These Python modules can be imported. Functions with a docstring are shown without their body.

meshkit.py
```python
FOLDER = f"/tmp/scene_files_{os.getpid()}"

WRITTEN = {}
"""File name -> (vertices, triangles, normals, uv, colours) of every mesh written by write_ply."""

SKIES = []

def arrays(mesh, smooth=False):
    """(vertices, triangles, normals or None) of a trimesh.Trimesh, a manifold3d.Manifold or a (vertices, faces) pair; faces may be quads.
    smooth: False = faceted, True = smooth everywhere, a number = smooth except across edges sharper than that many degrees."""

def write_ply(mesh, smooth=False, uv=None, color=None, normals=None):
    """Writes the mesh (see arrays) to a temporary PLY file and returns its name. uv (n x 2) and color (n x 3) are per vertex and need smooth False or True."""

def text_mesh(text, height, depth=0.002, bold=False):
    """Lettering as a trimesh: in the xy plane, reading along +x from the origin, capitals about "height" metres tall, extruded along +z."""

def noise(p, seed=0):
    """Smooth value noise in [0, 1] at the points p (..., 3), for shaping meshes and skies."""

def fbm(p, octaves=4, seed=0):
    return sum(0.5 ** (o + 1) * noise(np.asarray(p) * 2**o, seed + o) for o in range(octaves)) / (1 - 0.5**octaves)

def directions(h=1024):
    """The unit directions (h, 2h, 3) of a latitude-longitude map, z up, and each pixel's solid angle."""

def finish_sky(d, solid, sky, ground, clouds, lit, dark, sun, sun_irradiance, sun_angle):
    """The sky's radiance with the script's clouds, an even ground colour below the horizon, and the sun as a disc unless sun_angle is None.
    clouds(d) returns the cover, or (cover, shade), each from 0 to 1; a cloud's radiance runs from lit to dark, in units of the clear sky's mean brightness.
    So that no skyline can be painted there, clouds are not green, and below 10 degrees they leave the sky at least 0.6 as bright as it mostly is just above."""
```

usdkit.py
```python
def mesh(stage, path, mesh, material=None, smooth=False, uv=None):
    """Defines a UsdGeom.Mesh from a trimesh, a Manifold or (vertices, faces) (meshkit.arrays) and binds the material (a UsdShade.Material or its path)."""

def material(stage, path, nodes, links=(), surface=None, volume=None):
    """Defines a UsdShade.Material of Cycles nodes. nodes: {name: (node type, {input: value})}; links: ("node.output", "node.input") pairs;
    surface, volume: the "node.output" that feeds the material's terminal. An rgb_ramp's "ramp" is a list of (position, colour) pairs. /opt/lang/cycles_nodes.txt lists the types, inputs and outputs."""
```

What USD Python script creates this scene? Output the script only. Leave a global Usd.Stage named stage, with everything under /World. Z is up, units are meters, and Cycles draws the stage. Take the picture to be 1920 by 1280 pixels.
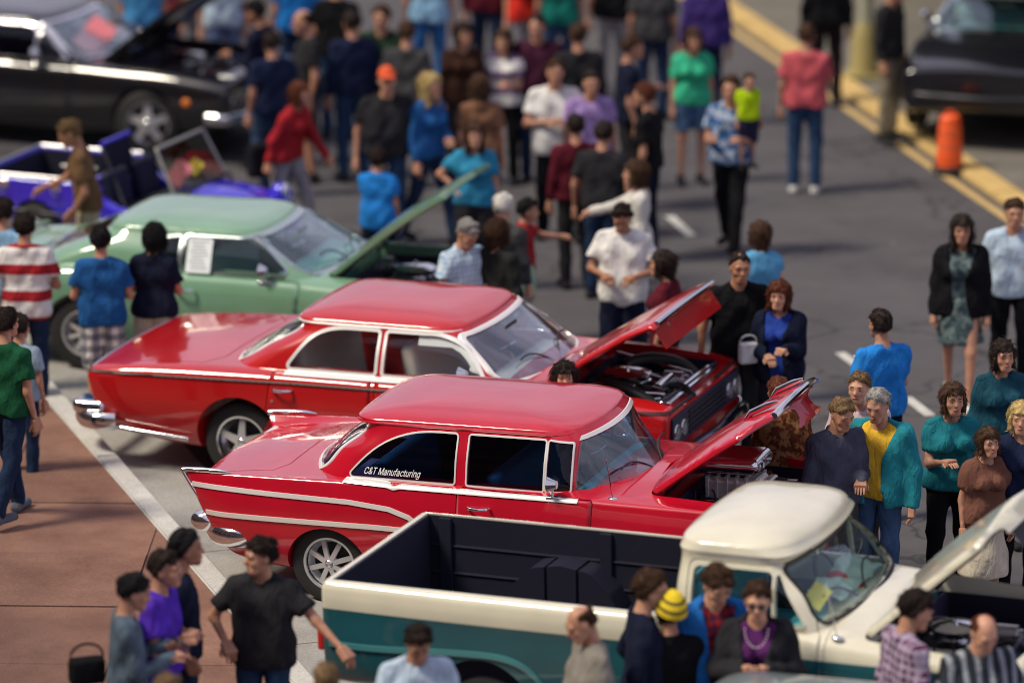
import math, random
import numpy as np, trimesh, usdkit, meshkit
import manifold3d as m3
from scipy.interpolate import PchipInterpolator
from shapely.geometry import Polygon, LineString, Point
from shapely import affinity
from pxr import Usd, UsdGeom, UsdLux, UsdShade, Gf, Sdf, Vt

stage = Usd.Stage.CreateInMemory()
UsdGeom.SetStageUpAxis(stage, "Z")
UsdGeom.SetStageMetersPerUnit(stage, 1.0)
UsdGeom.Xform.Define(stage, "/World")
UsdGeom.Scope.Define(stage, "/World/Looks")
PI = math.pi
rng = random.Random(7)

# ------------------------------------------------------------------ camera, sky, sun, exposure
cam = UsdGeom.Camera.Define(stage, "/World/camera")
cam.AddTranslateOp().Set(Gf.Vec3d(0, -40, 11.6))
cam.AddRotateXOp().Set(75.0)
cam.CreateHorizontalApertureAttr(36.0)
cam.CreateVerticalApertureAttr(24.0)
cam.CreateFocalLengthAttr(36.0 * 9300 / 1920)
cam.CreateFStopAttr(0.70)
cam.CreateFocusDistanceAttr(36.9)
cam.CreateClippingRangeAttr(Gf.Vec2f(0.5, 5000))
cam.CreateExposureAttr(0.12)

SUN_AZ, SUN_EL = math.radians(-108), math.radians(54)     # direction towards the sun: left of the street, a little behind the camera
sun = UsdLux.DistantLight.Define(stage, "/World/sun")
sun.CreateNormalizeAttr(True)
sun.CreateIntensityAttr(0.92)
sun.CreateAngleAttr(14.0)
sun.CreateColorAttr(Gf.Vec3f(1.0, 0.90, 0.72))
sun.AddRotateZOp().Set(-math.degrees(SUN_AZ))
sun.AddRotateXOp().Set(-(90 - math.degrees(SUN_EL)))
sky_mat = usdkit.material(stage, "/World/Looks/sky", {
    "sky": ("sky_texture", {"sky_type": "single_scattering", "sun_disc": False, "sun_elevation": SUN_EL, "sun_rotation": SUN_AZ}),
    "geo": ("texture_coordinate", {}),
    "map": ("mapping", {"scale": (1.0, 1.0, 2.2)}),
    "n": ("noise_texture", {"scale": 2.2, "detail": 6, "roughness": 0.55}),
    "r": ("rgb_ramp", {"ramp": [(0.36, (0.35, 0.35, 0.35)), (0.58, (1, 1, 1))]}),
    "mix": ("mix_color", {"b": (8.5, 8.1, 10.2)}),
    "bg": ("background_shader", {"strength": 0.07}),
}, [("geo.generated", "map.vector"), ("map.vector", "n.vector"), ("n.fac", "r.fac"), ("r.color", "mix.fac"), ("sky.color", "mix.a"), ("mix.result", "bg.color")], surface="bg.background")
dome = UsdLux.DomeLight.Define(stage, "/World/sky")
dome.GetPrim().SetCustomDataByKey("kind", "structure")
UsdShade.MaterialBindingAPI.Apply(dome.GetPrim()).Bind(sky_mat)

# ------------------------------------------------------------------ names, things, parts
_used = {}
def free(parent, name):
    k = (str(parent), name); n = _used.get(k, 0); _used[k] = n + 1
    return f"{parent}/{name}" if n == 0 else f"{parent}/{name}_{n:03d}"
def tag(p, label=None, cat=None, group=None, kind=None):
    p = p.GetPrim() if hasattr(p, "GetPrim") else p
    for k, v in (("label", label), ("category", cat), ("group", group), ("kind", kind)):
        if v: p.SetCustomDataByKey(k, v)
    return p
def thing(name, label, cat, loc=(0, 0, 0), rz=0, ry=0, group=None, size=None):
    x = UsdGeom.Xform.Define(stage, free("/World", name))
    x.AddTranslateOp().Set(Gf.Vec3d(*map(float, loc)))
    if rz: x.AddRotateZOp().Set(float(rz))
    if ry: x.AddRotateYOp().Set(float(ry))
    if size: x.AddScaleOp().Set(Gf.Vec3f(*size))
    tag(x, label, cat, group)
    return str(x.GetPath())
def sub(parent, name, loc=None, rz=0):
    x = UsdGeom.Xform.Define(stage, free(parent, name))
    if loc is not None: x.AddTranslateOp().Set(Gf.Vec3d(*map(float, loc)))
    if rz: x.AddRotateZOp().Set(float(rz))
    return str(x.GetPath())
def part(parent, name, mesh, mat, smooth=30, label=None):
    if mesh is None: return None
    if isinstance(mesh, m3.Manifold) and mesh.is_empty(): return None
    pr = usdkit.mesh(stage, free(parent, name), mesh, mat, smooth)
    if label: tag(pr, label)
    return str(pr.GetPath())
def cat_(ms): return trimesh.util.concatenate([to_tm(m) for m in ms])
def to_tm(m):
    if isinstance(m, m3.Manifold):
        a = m.to_mesh(); return trimesh.Trimesh(a.vert_properties[:, :3], a.tri_verts, process=False)
    if isinstance(m, tuple):
        v, f = m; f = np.asarray(f)
        if f.shape[1] == 4: f = np.vstack([f[:, [0, 1, 2]], f[:, [0, 2, 3]]])
        return trimesh.Trimesh(v, f, process=False)
    return m

# ------------------------------------------------------------------ materials
_mats = {}
def mat(key, fn):
    if key not in _mats:
        safe = "".join(c if c.isalnum() else "_" for c in key)
        _mats[key] = fn("/World/Looks/" + safe)
    return _mats[key]
def simple(key, col, rough=0.5, metallic=0.0, coat=0.0, spec=0.5, var=0.0, vscale=8.0, bump=0.0, bscale=60.0):
    def fn(path):
        nodes = {"p": ("principled_bsdf", {"base_color": col, "roughness": rough, "metallic": metallic, "coat_weight": coat, "specular_ior_level": spec})}
        links = []
        if var or bump: nodes["tc"] = ("texture_coordinate", {})
        if var:
            nodes["n"] = ("noise_texture", {"scale": vscale, "detail": 4.0})
            lo = tuple(c * (1 - var) for c in col); hi = tuple(min(1, c * (1 + var)) for c in col)
            nodes["r"] = ("rgb_ramp", {"ramp": [(0.3, lo), (0.7, hi)]})
            links += [("tc.object", "n.vector"), ("n.fac", "r.fac"), ("r.color", "p.base_color")]
        if bump:
            nodes["nb"] = ("noise_texture", {"scale": bscale, "detail": 3.0})
            nodes["b"] = ("bump", {"strength": bump, "distance": 0.01})
            links += [("tc.object", "nb.vector"), ("nb.fac", "b.height"), ("b.normal", "p.normal")]
        return usdkit.material(stage, path, nodes, links, surface="p.BSDF")
    return mat(key, fn)
def paint(key, col, rough=0.3, orange=0.02):
    """Car lacquer: a coloured base under a clear coat, with a very slight waviness and road dust."""
    def fn(path):
        return usdkit.material(stage, path, {
            "tc": ("texture_coordinate", {}),
            "n": ("noise_texture", {"scale": 3.0, "detail": 3.0}),
            "r": ("rgb_ramp", {"ramp": [(0.3, tuple(c * 0.93 for c in col)), (0.7, tuple(min(1, c * 1.05) for c in col))]}),
            "nb": ("noise_texture", {"scale": 5.0, "detail": 1.0}),
            "b": ("bump", {"strength": 0.08, "distance": orange}),
            "nr": ("noise_texture", {"scale": 9.0, "detail": 5.0}),
            "rr": ("map_range", {"from_min": 0.35, "from_max": 0.75, "to_min": 0.02, "to_max": 0.09}),
            "p": ("principled_bsdf", {"base_color": col, "roughness": rough, "coat_weight": 1.0, "coat_ior": 1.65, "specular_ior_level": 0.2}),
        }, [("tc.object", "n.vector"), ("n.fac", "r.fac"), ("r.color", "p.base_color"), ("tc.object", "nb.vector"), ("nb.fac", "b.height"),
            ("b.normal", "p.coat_normal"), ("tc.object", "nr.vector"), ("nr.fac", "rr.value"), ("rr.result", "p.coat_roughness")], surface="p.BSDF")
    return mat(key, fn)
def pane(key, tint, ior=1.6):
    def fn(path):
        return usdkit.material(stage, path, {
            "t": ("transparent_bsdf", {"color": tint}), "g": ("glossy_bsdf", {"color": (0.95, 0.97, 1.0), "roughness": 0.02}),
            "geo": ("geometry", {}), "i": ("mix_float", {"a": ior, "b": 1.0 / ior}), "f": ("fresnel", {}), "m": ("mix_closure", {})},
            [("geo.backfacing", "i.fac"), ("i.result", "f.IOR"), ("f.fac", "m.fac"), ("t.BSDF", "m.closure1"), ("g.BSDF", "m.closure2")], surface="m.closure")
    return mat(key, fn)
CHROME = simple("chrome", (0.80, 0.80, 0.82), 0.12, 1.0)
STEEL = simple("brushed_steel", (0.55, 0.55, 0.57), 0.3, 1.0)
ALLOY = simple("wheel_alloy", (0.68, 0.68, 0.69), 0.32, 0.6)
DARKMETAL = simple("dark_metal", (0.03, 0.03, 0.035), 0.4, 0.6)
RUBBER = simple("tyre_rubber", (0.014, 0.014, 0.016), 0.75, bump=0.3, bscale=90)
BLACK = simple("black_plastic", (0.012, 0.012, 0.014), 0.5)
LINER = simple("bed_liner", (0.010, 0.011, 0.026), 0.75, spec=.25, bump=0.5, bscale=220)
HOSE = simple("hose_rubber", (0.02, 0.02, 0.02), 0.5)
LAMPGLASS = simple("lamp_glass", (0.75, 0.77, 0.75), 0.08, 0.0, 1.0)
AMBER = simple("amber_lens", (0.85, 0.22, 0.03), 0.15, 0, 1.0)
REDLENS = simple("red_lens", (0.5, 0.02, 0.02), 0.15, 0, 1.0)
PAPER = simple("white_paper", (0.8, 0.8, 0.8), 0.6)
GLASS = pane("clear_glass", (0.95, 0.97, 0.97), 1.4)
TRIM = simple("bright_trim", (0.86, 0.85, 0.83), 0.3, 0.35)
TINT = pane("tinted_glass", (0.42, 0.46, 0.60), 1.36)
SCREEN = pane("green_glass", (0.84, 0.96, 0.98), 1.75)
SCREEN2 = pane("pale_green_glass", (0.85, 0.95, 0.96), 2.4)
SCREEN3 = pane("light_glass", (0.92, 0.98, 0.97), 1.45)

# ------------------------------------------------------------------ geometry helpers
def MF(v, f):
    f = np.asarray(f)
    if f.shape[1] == 4: f = np.vstack([f[:, [0, 1, 2]], f[:, [0, 2, 3]]])
    m = m3.Manifold(m3.Mesh(np.asarray(v, np.float32), f.astype(np.uint32)))
    if m.is_empty() or m.volume() < 0:
        m = m3.Manifold(m3.Mesh(np.asarray(v, np.float32), f[:, ::-1].astype(np.uint32)))
    return m
def mbox(x0, x1, y0, y1, z0, z1, r=0.0):
    if r <= 0:
        return m3.Manifold.cube([x1 - x0, y1 - y0, z1 - z0]).translate([x0, y0, z0])
    r = min(r, (x1 - x0) / 2.01, (y1 - y0) / 2.01, (z1 - z0) / 2.01)
    s = m3.Manifold.sphere(r, 12)
    return m3.Manifold.batch_hull([s.translate([a, b, c]) for a in (x0 + r, x1 - r) for b in (y0 + r, y1 - r) for c in (z0 + r, z1 - r)])
def cyl(p, q, r0, r1=None, n=20):
    p, q = np.asarray(p, float), np.asarray(q, float); d = q - p; L = np.linalg.norm(d)
    m = m3.Manifold.cylinder(L, r0, r0 if r1 is None else r1, n)
    T = trimesh.geometry.align_vectors([0, 0, 1], d / L)[:3]; T = np.array(T); T[:, 3] = p
    return m.transform(T)
def polys(g):
    if isinstance(g, Polygon): gs = [g]
    elif hasattr(g, "geoms"): gs = [x for x in g.geoms if isinstance(x, Polygon)]
    else: gs = [Polygon(g)]
    out = []
    for x in gs:
        x = x.buffer(0)
        for y in (x.geoms if hasattr(x, "geoms") else [x]):
            out.append(np.array(y.exterior.coords)[:-1]); out += [np.array(i.coords)[:-1] for i in y.interiors]
    return out
def ext(g, h): return m3.CrossSection([p.tolist() for p in polys(g)], m3.FillRule.EvenOdd).extrude(h)
def prism_z(g, z0, z1): return ext(g, z1 - z0).translate([0, 0, z0])
def prism_y(g, y0, y1): return ext(g, y1 - y0).rotate([90, 0, 0]).translate([0, y1, 0])
def prism_x(g, x0, x1): return ext(g, x1 - x0).transform(np.array([[0, 0, 1, x0], [1, 0, 0, 0], [0, 1, 0, 0]], float))
def rpoly(pts, r): 
    p = Polygon(pts).buffer(0); return p.buffer(-r).buffer(2 * r).buffer(-r) if r else p
def union(ms): return m3.Manifold.batch_boolean(list(ms), m3.OpType.Add)
def tube(pts, r, n=8, closed=False, flat=1.0):
    """A round bar along a polyline, ends capped; flat squeezes it vertically."""
    P = np.asarray(pts, float); k = len(P)
    R = np.broadcast_to(np.asarray(r, float), (k,))
    T = np.gradient(P, axis=0) if not closed else (np.roll(P, -1, 0) - np.roll(P, 1, 0))
    T /= np.linalg.norm(T, axis=1, keepdims=True) + 1e-12
    up = np.where(np.abs(T[:, 2:]) > 0.95, np.array([[1.0, 0, 0]]), np.array([[0, 0, 1.0]]))
    A = np.cross(T, up); A /= np.linalg.norm(A, axis=1, keepdims=True) + 1e-12
    B = np.cross(A, T)
    a = np.arange(n) * 2 * PI / n
    V = P[:, None] + R[:, None, None] * (np.cos(a)[None, :, None] * A[:, None] + flat * np.sin(a)[None, :, None] * B[:, None])
    F = []
    kk = k if closed else k - 1
    for i in range(kk):
        for j in range(n):
            i2 = (i + 1) % k; j2 = (j + 1) % n
            F += [[i * n + j, i * n + j2, i2 * n + j2], [i * n + j, i2 * n + j2, i2 * n + j]]
    V = V.reshape(-1, 3)
    if not closed:
        c0, c1 = len(V), len(V) + 1
        V = np.vstack([V, P[0], P[-1]])
        for j in range(n):
            j2 = (j + 1) % n
            F += [[c0, j2, j], [c1, (k - 1) * n + j, (k - 1) * n + j2]]
    m = trimesh.Trimesh(V, np.array(F), process=False)
    if m.volume < 0: m.invert()
    return m
def curve(pts, n=24):
    """Smooth curve through the points."""
    P = np.asarray(pts, float)
    t = np.r_[0, np.cumsum(np.linalg.norm(np.diff(P, axis=0), axis=1))]
    from scipy.interpolate import make_interp_spline
    s = make_interp_spline(t, P, k=min(3, len(P) - 1))
    return s(np.linspace(0, t[-1], n))
def revolve_y(prof, n=36):
    """A profile of (radius, y) turned about the y axis."""
    prof = np.asarray(prof, float); a = np.arange(n) * 2 * PI / n
    V = np.stack([np.outer(np.cos(a), prof[:, 0]), np.broadcast_to(prof[:, 1], (n, len(prof))), np.outer(np.sin(a), prof[:, 0])], -1).reshape(-1, 3)
    k = len(prof); F = []
    for i in range(n):
        for j in range(k - 1):
            i2 = (i + 1) % n
            F += [[i * k + j, i * k + j + 1, i2 * k + j + 1], [i * k + j, i2 * k + j + 1, i2 * k + j]]
    return trimesh.Trimesh(V, np.array(F), process=False)
def wave(V, amp, sc, seed=0):
    return V + (meshkit.fbm(np.asarray(V) * sc, 3, seed)[:, None] - 0.5) * amp

# ------------------------------------------------------------------ lofts
def round_line(P, R, n=4):
    """Rounds the inner corners of a polyline; always the same number of points."""
    out = [P[0]]
    for i in range(1, len(P) - 1):
        a, b, c = P[i - 1], P[i], P[i + 1]
        la, lc = np.linalg.norm(a - b), np.linalg.norm(c - b)
        ra, rc = min(R[i], la * 0.48), min(R[i], lc * 0.48)
        p0, p2 = b + (a - b) * ra / (la + 1e-9), b + (c - b) * rc / (lc + 1e-9)
        for t in np.linspace(0, 1, n):
            out.append((1 - t) ** 2 * p0 + 2 * t * (1 - t) * b + t * t * p2)
    out.append(P[-1])
    return np.array(out)
def loft_x(keys, radii, off=0.0, step=0.06, deform=None, end=0.05):
    """Body from half cross-sections [(y, z), ...] given at stations x, bottom centre to top centre."""
    xs = np.array(sorted(keys)); C = np.array([keys[x] for x in xs], float)
    it = PchipInterpolator(xs, C, axis=0)
    x0, x1 = xs[0] + off, xs[-1] - off
    X = np.linspace(x0, x1, max(8, int((x1 - x0) / step)))
    shr = np.zeros(len(X))
    e = end
    X = np.r_[x0, x0 + e * 0.12, x0 + e * 0.45, x0 + e, X[(X > x0 + e * 1.3) & (X < x1 - e * 1.3)], x1 - e, x1 - e * 0.45, x1 - e * 0.12, x1]
    shr = np.zeros(len(X)); shr[[0, 1, 2]] = [e, e * 0.5, e * 0.14]; shr[[-1, -2, -3]] = [e, e * 0.5, e * 0.14]
    V = []
    for x, s in zip(X, shr):
        P = it(np.clip(x, xs[0], xs[-1])).copy()
        o = off + s
        if o:
            D = np.zeros_like(P); D[1:-1] = P[2:] - P[:-2]; D[0] = (1, 0); D[-1] = (-1, 0)
            N = np.stack([D[:, 1], -D[:, 0]], 1); N /= np.linalg.norm(N, axis=1, keepdims=True) + 1e-9
            P = P - N * o; P[[0, -1], 0] = 0; P[:, 0] = np.maximum(P[:, 0], 0)
        h = round_line(P, radii)
        ring = np.vstack([h, h[-2:0:-1] * [-1, 1]])
        V.append(np.column_stack([np.full(len(ring), x), ring]))
    n = len(V[0]); V = np.array(V)
    F = []
    for i in range(len(V) - 1):
        for j in range(n):
            j2 = (j + 1) % n
            F.append([i * n + j, (i + 1) * n + j, (i + 1) * n + j2, i * n + j2])
    F = np.array(F); F = np.vstack([F[:, [0, 1, 2]], F[:, [0, 2, 3]]]).tolist()
    W = V.reshape(-1, 3)
    c0, c1 = len(W), len(W) + 1
    W = np.vstack([W, V[0].mean(0), V[-1].mean(0)])
    k = len(V) - 1
    for j in range(n):
        j2 = (j + 1) % n
        F += [[c0, j, j2], [c1, k * n + j2, k * n + j]]
    if deform is not None: W = deform(W)
    return MF(W, F)
def ring_plan(xf, xr, w, bf, br, rc, n=12):
    """Closed plan outline: bowed front and rear edges, rounded corners."""
    def edge(t):  # t in [0,4)
        k = int(t) % 4; s = t - int(t); s = s * 2 - 1
        if k == 0: return (xf - bf * s * s, w * s)
        if k == 1: return ((xf - bf) * (1 - s) / 2 + (xr + br) * (1 + s) / 2, w)
        if k == 2: return (xr + br * s * s, -w * s)
        return ((xr + br) * (1 - s) / 2 + (xf - bf) * (1 + s) / 2, -w)
    L = [2 * w, abs(xf - bf - xr - br)] * 2
    out = []
    for k in range(4):
        a = min(0.45, rc / L[k]); b = min(0.45, rc / L[(k + 1) % 4])
        for s in np.linspace(a, 1 - a, n): out.append(edge(k + min(s, 0.999999)))
        p0, p2 = np.array(edge(k + 1 - a - 1e-9)), np.array(edge(k + 1 + b)); c = np.array(edge(k + 0.9999999))
        for t in np.linspace(0, 1, 8)[1:-1]: out.append(tuple((1 - t) ** 2 * p0 + 2 * t * (1 - t) * c + t * t * p2))
    return np.array(out)
def cabin(levels, crown, off=0.0, zlo=None):
    """Greenhouse from plan outlines at heights: levels {z: (xf, xr, w, bow front, bow rear, corner)}, topped by a domed roof."""
    zs = np.array(sorted(levels)); it = PchipInterpolator(zs, np.array([levels[z] for z in zs], float), axis=0)
    ztop = zs[-1]
    rings = []
    for z in np.linspace(zs[0], ztop, 14):
        xf, xr, w, bf, br, rc = it(z)
        rings.append((ring_plan(xf - off, xr + off, w - off, bf, br, max(0.02, rc - off * 0.5)), z))
    if off > 0 : rings = [(p, z) for p, z in rings if z < ztop - off * 0.5] 
    p, z0 = rings[-1]
    if off > 0: z0 = ztop - off * 0.6
    c = p.mean(0)
    for k, h in ((0.995, 0.10), (0.982, 0.2), (0.95, 0.34), (0.88, 0.52), (0.76, 0.72), (0.58, 0.87), (0.36, 0.96), (0.14, 1.0)):
        rings.append((c + (p - c) * k, z0 + h * crown - off * 0.4))
    n = len(p); V = np.vstack([np.column_stack([q, np.full(n, z)]) for q, z in rings]); F = []
    for i in range(len(rings) - 1):
        for j in range(n):
            j2 = (j + 1) % n
            F += [[i * n + j, i * n + j2, (i + 1) * n + j2], [i * n + j, (i + 1) * n + j2, (i + 1) * n + j]]
    a, b = len(V), len(V) + 1
    V = np.vstack([V, [*rings[0][0].mean(0), rings[0][1]], [*c, z0 + crown - off * 0.4]])
    k = len(rings) - 1
    for j in range(n):
        j2 = (j + 1) % n
        F += [[a, j2, j], [b, k * n + j, k * n + j2]]
    return MF(V, F)

LOC = {'chevy57': (-1.072, -3.54, 0), 'belair62': (-1.882, -0.288, 0), 'camaro': (-3.509, 3.147, 0), 'charger': (-6.195, 12.592, 0), 'buggy': (-4.023, 6.589, 0), 'pickup': (0.143, -7.335, 0)}
PROP_AT = {'phone': (-2.155, -9.319, 1.349), 'blackshoulder': (-2.769, -9.348, 1.172), 'smallwhite': (1.932, -0.824, 1.006), 'blackbag': (-2.46, 7.148, 0.796), 'paper': (2.877, -1.829, 1.16), 'hat': (1.035, -9.203, 1.551)}
GREY_AT = (1.10, -10.15, 0.0)
DARK_AT = (5.72, 14.3, 0.056)
# ------------------------------------------------------------------ wheels, engines and other car pieces
def wheel(parent, at, R=0.33, rim=0.20, wid=0.20, style="five", steer=0, side=-1):
    """A wheel whose outer face looks along side * y."""
    w = sub(parent, "wheel", at, steer)
    h = wid / 2
    prof = [(rim - 0.015, -h * 0.8), (rim + 0.01, -h), (R - 0.05, -h), (R - 0.02, -h * 0.88), (R, -h * 0.65), (R, h * 0.65), (R - 0.02, h * 0.88), (R - 0.05, h), (rim + 0.01, h), (rim - 0.015, h * 0.8), (rim - 0.015, -h * 0.8)]
    part(w, "tyre", revolve_y(prof, 44), RUBBER, 40)
    s = side
    o = s * h
    bar = [(rim - 0.012, -o * 0.7), (rim - 0.012, o * 0.80), (rim - 0.010, o * 0.98), (rim + 0.006, o * 1.02), (rim + 0.012, o * 0.95), (rim + 0.004, o * 0.86), (rim - 0.02, o * 0.55), (rim - 0.05, o * 0.1), (0.05, o * 0.05), (0.0, o * 0.05)]
    part(w, "rim", revolve_y(bar, 44), CHROME if style != "slot" else ALLOY, 35)
    part(w, "brake_drum", revolve_y([(0, o * 0.1), (rim - 0.04, o * 0.1), (rim - 0.035, -o * 0.3)], 32), DARKMETAL, 35)
    n = {"five": 5, "slot": 8, "cross": 5}[style]
    a0 = 0.3
    for k in range(n):
        a = a0 + k * 2 * PI / n
        c, sn = math.cos(a), math.sin(a)
        r1, r2 = 0.03, rim - 0.008
        wd = 0.034 if style == "five" else 0.05 if style == "cross" else 0.018
        w2 = wd * (0.62 if style == "five" else 0.6 if style == "cross" else 1.0)
        y1, y2 = o * 0.92, o * 0.62
        pts = [(r1, -wd), (r2, -w2), (r2, w2), (r1, wd)]
        m = ext(pts, 0.022).translate([0, 0, -0.011]).rotate([90, 0, 0])
        m = m.warp_batch(lambda P: np.column_stack([P[:, 0], P[:, 1] * 1.0 + (y1 + (y2 - y1) * (P[:, 0] - r1) / (r2 - r1)), P[:, 2]]))
        part(w, "spoke", m.rotate([0, -math.degrees(a), 0]), ALLOY, 30)
    part(w, "hub_cap", revolve_y([(0, o * 1.12), (0.025, o * 1.1), (0.036, o * 1.0), (0.04, o * 0.7), (0.06, o * 0.6), (0.06, o * 0.2)], 24), CHROME, 35)
    for k in range(5):
        a = k * 2 * PI / 5 + 0.93
        part(w, "lug_nut", cyl((0.058 * math.cos(a), o * 0.55, 0.058 * math.sin(a)), (0.058 * math.cos(a), o * 0.85, 0.058 * math.sin(a)), 0.009, n=6), CHROME, False)
    return w
def seat(parent, name, x0, x1, w, z, hgt, m, y0=0.0, lean=0.16):
    """A bench: cushion and backrest with a rolled top."""
    s = part(parent, name, union([mbox(x0, x1, y0 - w, y0 + w, z - 0.16, z, 0.05),
        mbox(-0.07, 0.07, y0 - w, y0 + w, -0.03, hgt, 0.05).rotate([0, -math.degrees(lean), 0]).translate([x0 + 0.03, 0, z])]), m, 40)
    for k in range(-3, 4):
        part(s, "piping", tube([(x0 + 0.1, y0 + k * w / 3.6, z + 0.004), (x1 - 0.03, y0 + k * w / 3.6, z + 0.004)], 0.006, 5), m, 40)
    return s
def steering(parent, x, y, z, r=0.19):
    a = np.linspace(0, 2 * PI, 30)[:-1]
    t = math.radians(28)
    R = np.column_stack([-r * np.sin(a) * math.sin(t), r * np.cos(a), r * np.sin(a) * math.cos(t)]) + [x, y, z]
    w = part(parent, "steering_wheel", tube(R, 0.013, 6, True), BLACK, 50)
    part(w, "spoke", cat_([cyl((x, y, z), R[0], 0.009, n=6), cyl((x, y, z), R[14], 0.009, n=6), cyl((x, y, z), R[22], 0.009, n=6)]), CHROME, 40)
    part(w, "column", cyl((x, y, z), (x + 0.45, y, z - 0.28), 0.022, n=10), BLACK, 40)
def engine(parent, x, z, kind="v8", seed=0, cover=CHROME):
    """A motor between the wings: block, heads with rocker covers, air cleaner, hoses, belts and battery."""
    r = random.Random(seed)
    block = simple("engine_block_%d" % (seed % 3), [(0.10, 0.03, 0.02), (0.05, 0.05, 0.055), (0.04, 0.04, 0.09)][seed % 3], 0.45)
    e = part(parent, "engine", union([mbox(x - 0.34, x + 0.36, -0.19, 0.19, z - 0.45, z - 0.08, 0.03), mbox(x - 0.3, x + 0.3, -0.12, 0.12, z - 0.1, z + 0.02, 0.02),
        mbox(x - 0.3, x + 0.3, -0.09, 0.09, -0.06, 0.06, 0.02).rotate([38, 0, 0]).translate([0, 0.2, z - 0.08]),
        mbox(x - 0.3, x + 0.3, -0.09, 0.09, -0.06, 0.06, 0.02).rotate([-38, 0, 0]).translate([0, -0.2, z - 0.08])]), block, 30)
    for s in (1, -1):
        part(e, "rocker_cover", mbox(x - 0.28, x + 0.28, -0.06, 0.06, -0.045, 0.045, 0.03).rotate([-s * 38, 0, 0]).translate([0, s * 0.25, z - 0.01]), cover, 40)
        for k in range(4):
            px = x - 0.24 + k * 0.15
            part(e, "spark_lead", tube(curve([(px, s * 0.33, z - 0.12), (px + 0.02, s * 0.38, z - 0.02), (px - 0.05, s * 0.2, z + 0.09), (x - 0.3, s * 0.03, z + 0.06)], 12), 0.007, 5), HOSE, 50)
            part(e, "header_pipe", tube(curve([(px, s * 0.30, z - 0.14), (px, s * 0.44, z - 0.16), (px - 0.1, s * 0.46, z - 0.38)], 9), 0.021, 7), STEEL, 50)
    if kind == "blower":
        b = part(parent, "supercharger", union([mbox(x - 0.24, x + 0.2, -0.13, 0.13, z + 0.02, z + 0.2, 0.045), mbox(x + 0.2, x + 0.27, -0.1, 0.1, z + 0.02, z + 0.19, 0.02)]), ALLOY, 30)
        for k in range(6): part(b, "fin", mbox(x - 0.23 + k * 0.075, x - 0.21 + k * 0.075, -0.137, 0.137, z + 0.04, z + 0.207), ALLOY, False)
        part(b, "air_scoop", union([mbox(x - 0.30, x + 0.20, -0.21, 0.21, z + 0.24, z + 0.37, 0.05) - mbox(x + 0.12, x + 0.3, -0.18, 0.18, z + 0.265, z + 0.345, 0.02), mbox(x - 0.18, x + 0.1, -0.1, 0.1, z + 0.18, z + 0.26)]), CHROME, 35)
        part(b, "drive_belt", prism_x(LineString([(0, z + 0.1), (0, z - 0.3)]).buffer(0.09).difference(LineString([(0, z + 0.1), (0, z - 0.3)]).buffer(0.078)), x + 0.28, x + 0.35), RUBBER, 30)
        part(b, "belt_pulley", cyl((x + 0.27, 0, z + 0.1), (x + 0.36, 0, z + 0.1), 0.075), CHROME, 30)
    else:
        a = part(parent, "air_cleaner", m3.Manifold.revolve(m3.CrossSection([[(0, 0), (0.17, 0), (0.19, 0.015), (0.19, 0.03), (0.175, 0.035), (0.175, 0.07), (0.19, 0.075), (0.19, 0.085), (0.12, 0.105), (0, 0.11)]]), 36).translate([x - 0.02, 0, z + 0.06]), CHROME, 30)
        part(a, "wing_nut", cyl((x - 0.02, 0, z + 0.16), (x - 0.02, 0, z + 0.2), 0.012, n=8), CHROME, 30)
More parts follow.
